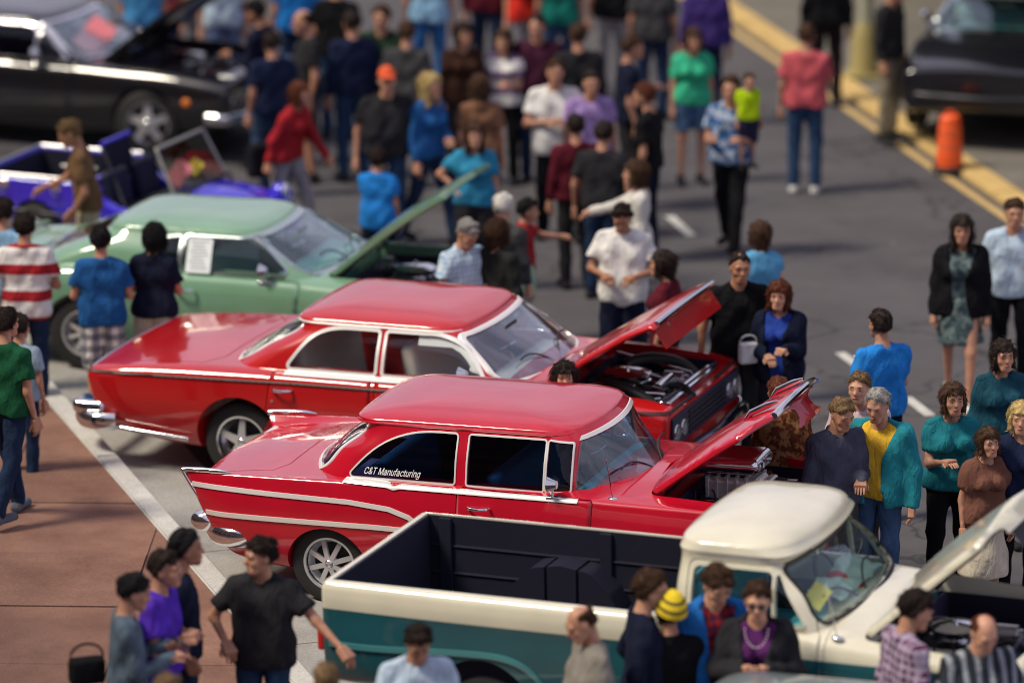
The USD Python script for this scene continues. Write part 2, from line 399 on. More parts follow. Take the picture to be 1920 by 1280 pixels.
    part(parent, "fan_pulley", union([cyl((x + 0.38, 0, z - 0.18), (x + 0.44, 0, z - 0.18), 0.09), cyl((x + 0.38, 0.2, z - 0.05), (x + 0.43, 0.2, z - 0.05), 0.055)]), STEEL, 30)
    part(parent, "alternator", union([cyl((x + 0.22, 0.22, z + 0.05), (x + 0.38, 0.22, z + 0.05), 0.07), cyl((x + 0.38, 0.22, z + 0.05), (x + 0.42, 0.22, z + 0.05), 0.045)]), STEEL, 30)
    part(parent, "radiator_hose", tube(curve([(x + 0.3, -0.05, z + 0.04), (x + 0.45, -0.12, z + 0.10), (x + 0.62, -0.25, z + 0.06)], 14), 0.028, 9), HOSE, 60)
    part(parent, "heater_hose", tube(curve([(x + 0.2, 0.12, z + 0.05), (x - 0.1, 0.36, z + 0.08), (x - 0.42, 0.3, z + 0.02)], 14), 0.014, 7), HOSE, 60)
    bt = part(parent, "battery", mbox(x + 0.35, x + 0.62, -0.62, -0.45, z - 0.22, z + 0.0, 0.012), BLACK, 30)
    for s in (0.41, 0.56): part(bt, "terminal", cyl((x + s, -0.53, z - 0.01), (x + s, -0.53, z + 0.035), 0.014, n=8), STEEL, 30)
    part(parent, "brake_servo", union([cyl((x - 0.5, 0.45, z + 0.0), (x - 0.38, 0.45, z + 0.0), 0.11), mbox(x - 0.38, x - 0.2, 0.41, 0.49, z - 0.04, z + 0.05, 0.015)]), STEEL, 30)
    part(parent, "washer_bottle", mbox(x + 0.3, x + 0.5, 0.48, 0.62, z - 0.25, z - 0.02, 0.03), simple("bottle_plastic", (0.7, 0.72, 0.68), 0.5), 40)
def lamp(parent, at, r, d=(1, 0, 0), ring=CHROME, lens=LAMPGLASS, name="headlight"):
    at, d = np.asarray(at, float), np.asarray(d, float)
    T = np.eye(4)[:3]; A = trimesh.geometry.align_vectors([0, 0, 1], d)[:3]; A = np.array(A); A[:, 3] = at
    dome = m3.Manifold.sphere(r * 1.6, 40).translate([0, 0, -r * 1.28]) ^ m3.Manifold.cylinder(r * 1.2, r * 1.02, r * 1.02, 32)
    h = part(parent, name, dome.transform(A), lens, 40)
    part(h, "bezel", (m3.Manifold.cylinder(r * 0.5, r * 1.28, r * 1.10, 32).translate([0, 0, -r * 0.3]) - m3.Manifold.cylinder(r * 2, r * 0.98, r * 0.98, 32).translate([0, 0, -r * 0.35])).transform(A), ring, 35)
    return h
def mirror_(parent, at, m=CHROME):
    x, y, z = at
    p = part(parent, "wing_mirror", union([cyl((x - 0.02, y, z + 0.11), (x + 0.05, y, z + 0.11), 0.062, 0.03, 20), cyl((x, y + 0.03, z), (x + 0.015, y, z + 0.1), 0.012, n=8)]), m, 40)
    part(p, "foot", mbox(x - 0.05, x + 0.06, y + 0.01, y + 0.06, z - 0.015, z + 0.012, 0.01), m, 40)
def wipers(parent, x, z, w):
    for s in (-1, 1):
        part(parent, "wiper", cat_([tube(curve([(x, s * w * 0.15, z), (x - 0.1, s * w * 0.5, z + 0.10), (x - 0.12, s * w * 0.85, z + 0.10)], 8), 0.008, 5)]), BLACK, 40)

def band(line, w): return LineString(line).buffer(w / 2, cap_style=2, join_style=1)
def build_car(S):
    """A car from its description: body from cross-sections, greenhouse from outlines, openings cut through both."""
    t = thing(S["name"], S["label"], "car", S["loc"], S["yaw"], S.get("pitch", 0), S.get("group"))
    sec, rad, df = S["sec"], S["rad"], S.get("deform")
    body = lambda o=0.0: loft_x(sec, rad, o, deform=df)
    pm, pm2 = S["paint"], S.get("paint2")
    A = body(); A0 = A
    inner = body(0.012)
    skin = A - body(0.03)
    near = lambda g, a=0.3, b=1.3: union([prism_y(g, -b, -a), prism_y(g, a, b)])
    # bonnet
    hood = None
    if "hood" in S:
        H = S["hood"]; hp = rpoly(H["poly"], 0.05)
        hood = (A ^ prism_z(hp, H["zmin"], 2.0)) - body(0.035)
        A = A - prism_z(hp.buffer(0.006), H["zmin"], 2.0)
        A = A - prism_z(rpoly(H["bay"], 0.04), H["floor"], 2.0)
    # wheel arches
    for (wx, wz, R) in S["arches"]:
        c = m3.Manifold.cylinder(0.62, R, R, 56).rotate([90, 0, 0])
        for s in (-1, 1):
            A = A - c.translate([wx, 0.31 + s * 0.86, wz])
    # greenhouse
    lv, cr = S["cabin"], S["crown"]
    G0, GI, GT = cabin(lv, cr), cabin(lv, cr, 0.035), cabin(lv, cr, -0.007)
    G1, G2 = cabin(lv, cr, 0.012), cabin(lv, cr, 0.018)
    zb = min(lv)
    A = A - prism_z(rpoly(S["well"], 0.08), 0.32, 1.4)
    openings, front = [], []
    for nm, g, gl in S["side_windows"]:
        openings.append((nm, near(g, 0.2, 1.2), near(g.buffer(S.get("frame_w", .017)), 0.2, 1.2), near(g.buffer(0.012), 0.2, 1.2), gl))
    ws = S["windscreen"]; cut = prism_x(ws, S["ws_x"], 4.5)
    wsd = [cut]
    tr = [prism_x(ws.buffer(0.024), S["ws_x"], 4.5)]; gp = [prism_x(ws.buffer(0.012), S["ws_x"], 4.5)]
    openings.append(("windscreen", cut, tr[0], gp[0], S["ws_glass"]))
    rw = S["rear_window"]
    openings.append(("rear_window", prism_x(rw, -2, S["rw_x"]), prism_x(rw.buffer(0.026), -2, S["rw_x"]), prism_x(rw.buffer(0.012), -2, S["rw_x"]), S["rw_glass"]))
    allcut = union([o[1] for o in openings])
    shell = (G0 - GI) - allcut
    trim_shell = GT - cabin(lv, cr, 0.03)
    glass_shell = G1 - G2
    above = mbox(-3, 5, -2, 2, zb + 0.0, 3)
    # doors and panels
    doors = []
    for g in S["doors"]:
        gi = g.buffer(-0.008)
        doors.append((A - inner_door(body)) ^ prism_y(gi, -1.3, -0.3)); doors.append((A - inner_door(body)) ^ prism_y(gi, 0.3, 1.3))
        A = A - (near(g, 0.3, 1.3) - inner_door(body))
    for ln in S.get("grooves_y", []):
        A = A - (near(band(ln, 0.009), 0.3, 1.3) - inner)
    for ln in S.get("grooves_z", []):
        A = A - (prism_z(band(ln, 0.010), 0.6, 1.6) - inner)
    if S.get("split"):
        z = S["split"]
        lowp = A ^ mbox(-3, 5, -2, 2, 0, z); A = A - mbox(-3, 5, -2, 2, 0, z)
        part(t, "lower_body", lowp, pm2)
    b = part(t, "body", A, pm)
    rf = part(t, "roof", shell ^ above, S.get("roof_paint", pm))
    for k, d in enumerate(doors):
        dp = part(t, "door", d, pm)
        g = S["doors"][k // 2]; x0, z0, x1, z1 = g.bounds
        y = -1 if k % 2 == 0 else 1
        hx, hz = x0 + 0.10, S["handle_z"]
        W = S["half_width"]
        part(dp, "handle", union([tube_m(curve([(hx, y * (W - 0.005), hz), (hx + 0.02, y * (W + 0.035), hz), (hx + 0.15, y * (W + 0.035), hz), (hx + 0.17, y * (W - 0.005), hz)], 10), 0.011), cyl((hx - 0.005, y * (W - 0.03), hz - 0.1), (hx - 0.005, y * (W + 0.008), hz - 0.1), 0.013, n=12)]), CHROME, 40)
    if hood is not None:
        H = S["hood"]; hx, hz = H["hinge"]
        M = lambda m: m.translate([-hx, 0, -hz]).rotate([0, -H["angle"], 0]).translate([hx, 0, hz + 0.02])
        hp_ = part(t, "bonnet", M(hood), pm)
        x0, y0, x1, y1 = rpoly(H["poly"], 0.05).bounds
        ribs = union([prism_z(Polygon(H["poly"]).buffer(-0.04).difference(Polygon(H["poly"]).buffer(-0.12)), hz - 0.3, hz + 0.1), mbox(x0 + 0.1, x1 - 0.1, -0.05, 0.05, hz - 0.3, hz + 0.1)]) ^ (body(0.036) - body(0.055))
        part(hp_, "under_frame", M(ribs), H.get("under", pm))
        for nm, m, mt in H.get("extras", []): part(hp_, nm, M(m), mt, 40)
        for s in (-1, 1):
            p0 = np.array([hx + 0.05, s * (y1 - 0.12), hz - 0.06]); p1 = p0 + [0.28 * math.cos(math.radians(H["angle"])), 0, 0.28 * math.sin(math.radians(H["angle"])) + 0.04]
            part(hp_, "hinge", cyl(p0, p1, 0.014, n=8), DARKMETAL, 40)
        by = rpoly(H["bay"], 0.04).buffer(-0.004)
        part(t, "engine_bay", prism_z(by.difference(by.buffer(-0.012)), H["floor"] + 0.004, H.get("bay_top", 0.80)) + prism_z(by.buffer(-0.013), H["floor"] + 0.004, H["floor"] + 0.02), H["bay_mat"])
        part(t, "radiator", union([mbox(H["rad_x"], H["rad_x"] + 0.07, -0.42, 0.42, 0.45, 0.80, 0.01), mbox(H["rad_x"] - 0.01, H["rad_x"] + 0.08, -0.45, 0.45, 0.77, 0.83, 0.015)]), H.get("rad_mat", DARKMETAL))
        engine(t, H["eng_x"], H["eng_z"], H.get("engine", "v8"), H.get("seed", 0), H.get("cover", CHROME))
    # panes and their bright frames
    for nm, c, tr_, gp_, gl in openings:
        for side in ((-1, 1) if nm not in ("windscreen", "rear_window") else (0,)):
            lim = mbox(-3, 5, -2, 0, zb, 3) if side < 0 else mbox(-3, 5, 0, 2, zb, 3) if side > 0 else mbox(-3, 5, -2, 2, zb, 3)
            g_ = part(t, nm, (glass_shell ^ gp_) ^ lim, gl)
            if S.get("frames", True) and g_: part(g_, "frame", ((tr_ - c) ^ trim_shell) ^ lim, S.get("frame_mat", CHROME))
    # side mouldings
    mo = body(-0.010) - body(0.004)
    for nm, g, mt in S.get("mouldings", []):
        for y in (-1, 1): part(t, nm, (mo ^ prism_y(g, 0.3, 1.3) if y > 0 else mo ^ prism_y(g, -1.3, -0.3)), mt)
    for nm, m, mt in S.get("extras", []): part(t, nm, m, mt, 40)
    # drip rails
    zd = max(lv); xf, xr, w, bf, br, rc = lv[zd]
    rp = ring_plan(xf, xr, w, bf, br, rc)
    for s in (-1, 1):
        L = np.array([p for p in rp if p[1] * s > w * 0.8]); L = L[np.argsort(-L[:, 0])]
        part(t, "drip_rail", tube(np.column_stack([L[:, 0], L[:, 1] + s * 0.008, np.full(len(L), zd - 0.012)]), 0.010, 6), S.get("rail_mat", CHROME), 50)
    for (wx, wy, R, rim, wid, st, steer) in S["wheels"]:
        for s in (-1, 1): wheel(t, (wx, s * wy, R), R, rim, wid, st, steer, s)
    # inside
    im = S["trim"]
    x0, x1 = S["seats"]
    part(t, "cabin_floor", mbox(S["well_x"][0], S["well_x"][1], -0.72, 0.72, 0.30, 0.34), S.get("floor_mat", BLACK))
    bh = S.get("back", .46)
    seat(t, "rear_seat", x0, x0 + 0.48, 0.62, 0.56, bh, im)
    seat(t, "front_seat", x1, x1 + 0.5, 0.64, 0.58, bh, im)
    dx = S["dash"]
    part(t, "dashboard", mbox(dx, dx + 0.42, -0.7, 0.7, 0.68, zb + 0.035, 0.05), S.get("dash_mat", im), 40)
    steering(t, dx - 0.16, 0.36, zb + 0.03)
    part(t, "rear_view_mirror", mbox(dx + 0.0, dx + 0.02, -0.11, 0.11, max(lv) - 0.13, max(lv) - 0.075, 0.01), BLACK, 40)
    return t, b
_idc = {}
def inner_door(body):
    k = id(body)
    if k not in _idc: _idc[k] = (body, body(0.05))
    return _idc[k][1]
def tube_m(pts, r, n=8, flat=1.0):
    t = tube(pts, r, n, False, flat)
    return MF(t.vertices, t.faces)
def bumper(parent, xc, w, z, front, h=0.07, d=0.05, bow=0.14, wrap=0.35, m=CHROME):
    s = 1 if front else -1
    pts = [(xc - s * (bow + wrap), -w - 0.01, z), (xc - s * (bow + 0.06), -w, z), (xc - s * bow * 0.75, -w * 0.88, z), (xc - s * bow * 0.3, -w * 0.5, z), (xc, 0, z), (xc - s * bow * 0.3, w * 0.5, z), (xc - s * bow * 0.75, w * 0.88, z), (xc - s * (bow + 0.06), w, z), (xc - s * (bow + wrap), w + 0.01, z)]
    return part(parent, "bumper", tube(curve(pts, 40), d, 12, flat=h / d), m, 50)

# ------------------------------------------------------------------ the cars
YAW = -24.0
RED57 = paint("red_lacquer", (0.46, 0.004, 0.020))
RED62 = paint("orange_red_lacquer", (0.45, 0.008, 0.010))
MINT = paint("mint_lacquer", (0.165, 0.32, 0.205))
JET = paint("black_lacquer", (0.006, 0.006, 0.008))
GREYP = paint("grey_lacquer", (0.16, 0.19, 0.20))
CREAM = paint("cream_lacquer", (0.66, 0.63, 0.50))
TEAL = paint("teal_lacquer", (0.015, 0.09, 0.112))
PALETEAL = paint("pale_teal_lacquer", (0.06, 0.23, 0.25))
PURPLE = paint("violet_blue_lacquer", (0.035, 0.018, 0.56))
IVORY = simple("ivory_vinyl", (0.62, 0.60, 0.53), 0.5)
NAVYV = simple("navy_vinyl", (0.012, 0.014, 0.03), 0.5, spec=.2)
AQUAV = simple("aqua_vinyl", (0.05, 0.32, 0.40), 0.45)
GREYV = simple("grey_vinyl", (0.22, 0.23, 0.25), 0.5)
BAYDARK = simple("engine_bay_dark", (0.012, 0.010, 0.028), 0.45)
BAYRED = simple("engine_bay_red", (0.20, 0.008, 0.012), 0.35, coat=0.6)

def chevy57():
    def df(V):
        x, z = V[:, 0], V[:, 2]; k = np.clip((-0.55 - x) / 0.75, 0, 1) ** 1.5
        V = V.copy(); V[:, 0] += k * np.clip(0.96 - z, 0, 0.56) * 0.60
        k2 = np.clip((x - 3.2) / 0.5, 0, 1); V[:, 0] -= k2 * np.clip(np.abs(V[:, 1]) - 0.3, 0, 1) * 0.10
        return V
    sec = {
        -1.18: [(0, .40), (.78, .40), (.84, .50), (.865, .72), (.85, .965), (.76, .865), (.4, .88), (0, .895)],
        -0.85: [(0, .30), (.82, .30), (.90, .44), (.93, .72), (.87, .97), (.78, .905), (.4, .925), (0, .935)],
        -0.35: [(0, .24), (.82, .24), (.92, .38), (.945, .72), (.885, .975), (.80, .955), (.4, .98), (0, .99)],
        0.4: [(0, .22), (.82, .22), (.92, .36), (.945, .72), (.885, .975), (.81, .985), (.4, 1.0), (0, 1.0)],
        1.1: [(0, .22), (.82, .22), (.91, .36), (.94, .72), (.885, .975), (.81, .985), (.4, 1.0), (0, 1.0)],
        2.0: [(0, .22), (.82, .22), (.91, .36), (.935, .72), (.875, .965), (.79, .99), (.4, 1.02), (0, 1.03)],
        2.6: [(0, .22), (.82, .22), (.91, .36), (.935, .72), (.87, .96), (.74, .97), (.4, 1.03), (0, 1.045)],
        3.3: [(0, .24), (.80, .24), (.90, .40), (.93, .70), (.86, .945), (.72, .925), (.4, .985), (0, 1.0)],
        3.66: [(0, .34), (.76, .34), (.86, .48), (.89, .70), (.84, .90), (.70, .87), (.4, .90), (0, .91)]}
    hoodpoly = [(2.50, -.66), (2.44, 0), (2.50, .66), (3.3, .66), (3.6, .5), (3.67, 0), (3.6, -.5), (3.3, -.66)]
    bay = [(2.62, -.6), (2.62, .6), (3.42, .6), (3.42, -.6)]
    q = rpoly([(1.00, 0.995), (1.00, 1.35)] + curve([(0.86, 1.35), (0.62, 1.325), (0.40, 1.235), (0.24, 1.10), (0.15, 1.0)], 16).tolist(), 0.02)
    q2 = rpoly([(1.10, 0.995), (1.70, 0.99), (1.70, 1.35), (1.10, 1.35)], 0.015)
    q3 = rpoly([(1.725, 0.99), (1.90, 0.99), (1.90, 1.33), (1.725, 1.35)], 0.015)
    door = rpoly([(1.05, .30), (2.10, .30), (2.12, .97), (1.05, .985)], 0.03)
    trim_top = [(-1.10, .865), (-0.6, .85), (0.2, .83), (0.52, .80), (0.68, .75), (0.80, .665)]
    trim_bot = [(-0.99, .655), (-0.4, .655), (0.4, .655), (1.2, .64), (2.2, .63), (3.4, .65)]
    dash_ = [(0.80, .665), (1.05, .70), (2.2, .70), (3.3, .74)]
    S = dict(name="vintage_sedan", label="red two-door sedan with chrome tail fins, its bonnet open over a chrome blower engine",
        loc=LOC["chevy57"], yaw=-20.0, pitch=-1.6, sec=sec, rad=[0, .05, .14, .2, .03, .05, .2, 0], deform=df, paint=RED57,
        arches=[(0, .275, .335), (2.92, .30, .35)], half_width=.925, handle_z=.865,
        cabin={0.955: (2.42, -0.34, .80, .50, .30, .22), 1.15: (2.25, -0.12, .765, .34, .20, .22), 1.36: (2.02, 0.16, .68, .12, .10, .16), 1.40: (1.97, 0.10, .665, .10, .06, .2)}, crown=.092,
        well=[(2.05, -.70), (2.05, .70), (0.05, .66), (0.05, -.66)], well_x=(0.02, 2.1),
        side_windows=[("quarter_window", q, TINT), ("door_window", q2, TINT), ("vent_window", q3, TINT)],
        windscreen=rpoly([(-.80, .985), (.80, .985), (.79, 1.10), (.655, 1.345), (-.655, 1.345), (-.79, 1.10)], 0.05), ws_x=1.93, ws_glass=SCREEN,
        rear_window=rpoly([(-.66, 1.0), (.66, 1.0), (.56, 1.34), (-.56, 1.34)], 0.06), rw_x=0.28, rw_glass=TINT,
        doors=[door], grooves_z=[[(-1.12, -.60), (-0.52, -.64), (-0.44, -.5), (-0.43, .5), (-0.52, .64), (-1.12, .60)]],
        mouldings=[("side_moulding", band(trim_top, .034), TRIM), ("side_moulding", band(trim_bot, .036), TRIM), ("side_moulding", band(dash_, .024), TRIM),
                   ("belt_moulding", band([(0.14, .985), (0.5, .97), (0.55, .955), (0.60, .968), (1.1, .965), (2.0, .957)], .026), TRIM)],
        wheels=[(0, .77, .315, .20, .20, "slot", 0), (2.92, .80, .315, .20, .18, "slot", 0)],
        trim=AQUAV, frame_mat=TRIM, frame_w=.012, seats=(0.30, 1.28), dash=1.9, dash_mat=AQUAV, rail_mat=RED57,
        hood=dict(poly=hoodpoly, bay=bay, zmin=.875, floor=.45, bay_top=.90, hinge=(2.50, .99), angle=39, bay_mat=BAYDARK, rad_x=3.36, eng_x=2.98, eng_z=.80, engine="blower", seed=2, under=RED57,
            extras=[*[("hood_rocket", tube_m([(3.30, s * .33, .985), (3.38, s * .33, 1.0), (3.52, s * .33, .972), (3.60, s * .33, .95)], [0.010, .024, .024, .012]), CHROME) for s in (-1, 1)],
                    ("hood_lip", tube_m(curve([(3.59, -.52, .885), (3.655, -.25, .90), (3.675, 0, .905), (3.655, .25, .90), (3.59, .52, .885)], 20), .028), CHROME)]))
    t, b = build_car(S)
    for s in (-1, 1):
        # bright fin caps, tail lamps, rear bumper ends
        part(t, "fin_cap", tube(curve([(-1.18, s * .848, .965), (-.98, s * .858, .975), (-0.78, s * .868, .970)], 10), [0.02] * 8 + [.014, .006], 8), CHROME, 50)
        part(t, "fin_cap", tube(curve([(-1.185, s * .848, .965), (-1.10, s * .856, .83), (-1.01, s * .852, .70)], 8), .014, 8), CHROME, 50)
        part(t, "tail_light", m3.Manifold.sphere(.06, 24).scale([.7, .8, 1.2]).translate([-1.02, s * .80, .72]), REDLENS, 40)
        part(t, "bumper_end", m3.Manifold.sphere(.11, 28).scale([1.0, .75, .75]).translate([-1.04, s * .80, .56]), CHROME, 40)
        lamp(t, (3.60, s * .74, .78), .085)
    bumper(t, -1.10, .84, .47, False, .085, .06, .14, .3); bumper(t, 3.82, .86, .46, True, .08, .06, .16, .3)
    part(t, "tailgate_trim", tube(curve([(-1.04, -.6, .74), (-1.08, 0, .74), (-1.04, .6, .74)], 12), .02, 8), CHROME, 50)
    mirror_(t, (1.80, -.90, .97)); mirror_(t, (1.80, .86, .97))
    part(t, "radio_aerial", union([cyl((2.25, -.80, .97), (2.22, -.84, 1.28), .004, n=6), m3.Manifold.sphere(.03, 16).scale([1.3, 1, .5]).translate([2.25, -.80, .975])]), CHROME, 40)
    # white script on the tinted quarter window
    tm = meshkit.text_mesh("C&T Manufacturing", 0.050, 0.003)
    V = tm.vertices.copy(); V[:, 0] = V[:, 0] * 0.72 + V[:, 1] * 0.35; k = 0.47 / V[:, 0].max(); V[:, :2] *= k / 1.0 if k < 1 else 1
    zc = np.array([1.015, 1.06]); 
    P = np.column_stack([0.27 + V[:, 0], -(.795 - (V[:, 1] + 1.02 - .955) * .19) - 0.003 - V[:, 2], 1.022 + V[:, 1]])
    part(t, "lettering", trimesh.Trimesh(P, tm.faces, process=False), simple("white_vinyl", (0.85, 0.85, 0.85), 0.5), False)
    wipers(t, 2.34, 1.02, .6)
    return t

def belair62():
    def df(V):
        x, z = V[:, 0], V[:, 2]; V = V.copy()
        k = np.clip((-0.9 - x) / 0.55, 0, 1); V[:, 0] += k * np.abs(z - .80) * 0.22 - 0 * x
        k2 = np.clip((x - 3.4) / 0.5, 0, 1); V[:, 0] -= k2 * np.clip(.85 - z, -.2, .5) * 0.1
        return V
    sec = {
        -1.36: [(0, .42), (.84, .42), (.90, .50), (.94, .66), (.95, .83), (.90, .88), (.4, .895), (0, .90)],
        -1.0: [(0, .32), (.86, .32), (.93, .44), (.985, .62), (.98, .87), (.92, .915), (.4, .94), (0, .945)],
        -0.4: [(0, .25), (.86, .25), (.94, .40), (.995, .62), (.98, .905), (.90, .95), (.4, .975), (0, .98)],
        0.5: [(0, .22), (.86, .22), (.94, .38), (.995, .62), (.97, .92), (.88, .965), (.4, .98), (0, .98)],
        2.0: [(0, .22), (.86, .22), (.94, .38), (.99, .62), (.96, .92), (.86, .965), (.4, .99), (0, 1.0)],
        2.6: [(0, .22), (.86, .22), (.94, .38), (.985, .62), (.955, .915), (.84, .955), (.4, .985), (0, 1.0)],
        3.4: [(0, .26), (.85, .26), (.93, .40), (.97, .62), (.94, .885), (.83, .92), (.4, .945), (0, .955)],
        3.68: [(0, .34), (.82, .34), (.89, .45), (.93, .62), (.90, .84), (.80, .87), (.4, .885), (0, .89)]}
    hoodpoly = [(2.56, -.76), (2.46, 0), (2.56, .76), (3.66, .74), (3.70, 0), (3.66, -.74)]
    bay = [(2.68, -.72), (2.68, .72), (3.56, .72), (3.56, -.72)]
    q = rpoly([(1.16, .985), (1.16, 1.30)] + curve([(1.0, 1.30), (0.78, 1.29), (0.62, 1.235), (0.50, 1.12), (0.40, .985)], 16).tolist(), 0.02)
    q2 = rpoly([(1.24, 1.30), (1.24, .985)] + curve([(2.10, .985), (2.01, 1.12), (1.89, 1.23), (1.74, 1.29), (1.56, 1.30)], 16).tolist(), 0.02)
    d1 = rpoly([(0.22, .42), (0.42, .30), (1.17, .30), (1.17, .96), (0.30, .96)], 0.03)
    d2 = rpoly([(1.20, .30), (2.24, .30), (2.26, .96), (1.20, .96)], 0.03)
    crease = band([(-1.33, .855), (0.5, .885), (2.2, .885), (3.7, .855)], .016)
    S = dict(name="vintage_sedan", label="long red four-door sedan with a flat boot, cream seats and open bonnet",
        loc=LOC["belair62"], yaw=-20.5, pitch=-1.2, sec=sec, rad=[0, .05, .12, .12, .05, .05, .2, 0], deform=df, paint=RED62,
        arches=[(0, .35, .385), (3.02, .35, .39)], half_width=.985, handle_z=.83,
        cabin={0.93: (2.58, -0.28, .86, .26, .20, .22), 1.10: (2.30, 0.02, .81, .18, .15, .2), 1.31: (1.95, 0.40, .705, .08, .07, .16), 1.345: (1.90, 0.36, .69, .07, .05, .2)}, crown=.10,
        well=[(2.25, -.76), (2.25, .76), (0.25, .72), (0.25, -.72)], well_x=(0.2, 2.3),
        side_windows=[("rear_door_window", q, GLASS), ("front_door_window", q2, GLASS)],
        windscreen=rpoly([(-.80, .985), (.80, .985), (.66, 1.30), (-.66, 1.30)], 0.05), ws_x=1.5, ws_glass=pane("pale_screen", (0.85, 0.90, 0.94), 2.3),
        rear_window=rpoly([(-.72, .975), (.72, .975), (.58, 1.285), (-.58, 1.285)], 0.06), rw_x=0.62, rw_glass=pane("pale_rear_screen", (0.75, 0.8, 0.8), 2.8),
        doors=[d1, d2], grooves_z=[[(-1.4, -.78), (-0.36, -.80), (-0.24, -.6), (-0.22, .6), (-0.36, .80), (-1.4, .78)]],
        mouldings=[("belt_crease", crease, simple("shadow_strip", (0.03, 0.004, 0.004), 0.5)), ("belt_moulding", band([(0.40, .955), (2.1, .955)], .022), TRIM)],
        wheels=[(0, .80, .335, .215, .22, "five", 0), (3.02, .82, .335, .215, .2, "five", 0)],
        trim=IVORY, frame_mat=TRIM, rail_mat=TRIM, frame_w=.027, floor_mat=GREYV, seats=(0.42, 1.42), dash=2.02, dash_mat=IVORY, back=.60,
        hood=dict(poly=hoodpoly, bay=bay, zmin=.83, floor=.42, bay_top=.88, hinge=(2.56, .95), angle=35, bay_mat=BAYDARK, rad_x=3.44, rad_mat=STEEL, eng_x=3.05, eng_z=.78, seed=1, under=RED62,
            extras=[("hood_lip", tube_m(curve([(3.665, -.70, .855), (3.69, 0, .865), (3.665, .70, .855)], 12), .028), CHROME)]))
    t, b = build_car(S)
    for s in (-1, 1):
        part(t, "bumper_end", mbox(-1.50, -1.20, min(s * .70, s * .97), max(s * .70, s * .97), .48, .60, .05), CHROME, 40)
        for k in range(2): lamp(t, (-1.36, s * (.55 + .2 * k), .70), .065, (-1, 0, 0), CHROME, REDLENS, "tail_light")
        for k in range(2): lamp(t, (3.70, s * (.58 + .17 * k), .67), .058, (1, 0, 0), STEEL, simple("dim_lamp", (.16, .17, .18), .15, coat=1))
        part(t, "sill_moulding", tube([(-1.30, s * .935, .405), (-0.85, s * .955, .37), (-0.45, s * .95, .335)], .022, 8), CHROME, 50)
    bumper(t, -1.55, .94, .44, False, .075, .05, .10, .34); bumper(t, 3.80, .93, .47, True, .08, .06, .10, .3)
    gr = part(t, "grille", mbox(3.655, 3.70, -.84, .84, .56, .80, .012), BAYDARK)
    for k in range(5): part(gr, "bar", mbox(3.69, 3.712, -.46, .46, .59 + k * .042, .605 + k * .042), DARKMETAL)
    part(t, "boot_trim", tube(curve([(-1.345, -.86, .86), (-1.365, 0, .88), (-1.345, .86, .86)], 12), .014, 8), CHROME, 50)
    mirror_(t, (1.95, -.94, .95)); mirror_(t, (1.95, .94, .95))
    for s in (-1, 1):
        part(t, "brace_bar", cyl((2.72, s * .58, .92), (3.46, s * .34, .86), .016, n=10), CHROME, 40)
        part(t, "air_duct", tube(curve([(2.9, s * .30, .90), (3.1, s * .46, .93), (3.36, s * .52, .86), (3.5, s * .50, .72)], 16), .045, 10), HOSE, 50)
    part(t, "radiator_support", mbox(3.50, 3.60, -.60, .60, .83, .87, .012), CHROME, 40)
    part(t, "coolant_tank", cyl((3.38, -.30, .88), (3.38, .05, .88), .05, n=20), CHROME, 30)
    for k in range(4): part(t, "wiring_loom", tube(curve([(2.74, -.5 + k * .3, .84), (2.95, -.42 + k * .27, .93), (3.2, -.5 + k * .31, .88), (3.44, -.4 + k * .26, .84)], 14), .011, 6), HOSE if k % 2 else STEEL, 50)
    wipers(t, 2.42, 1.0, .6)
    return t

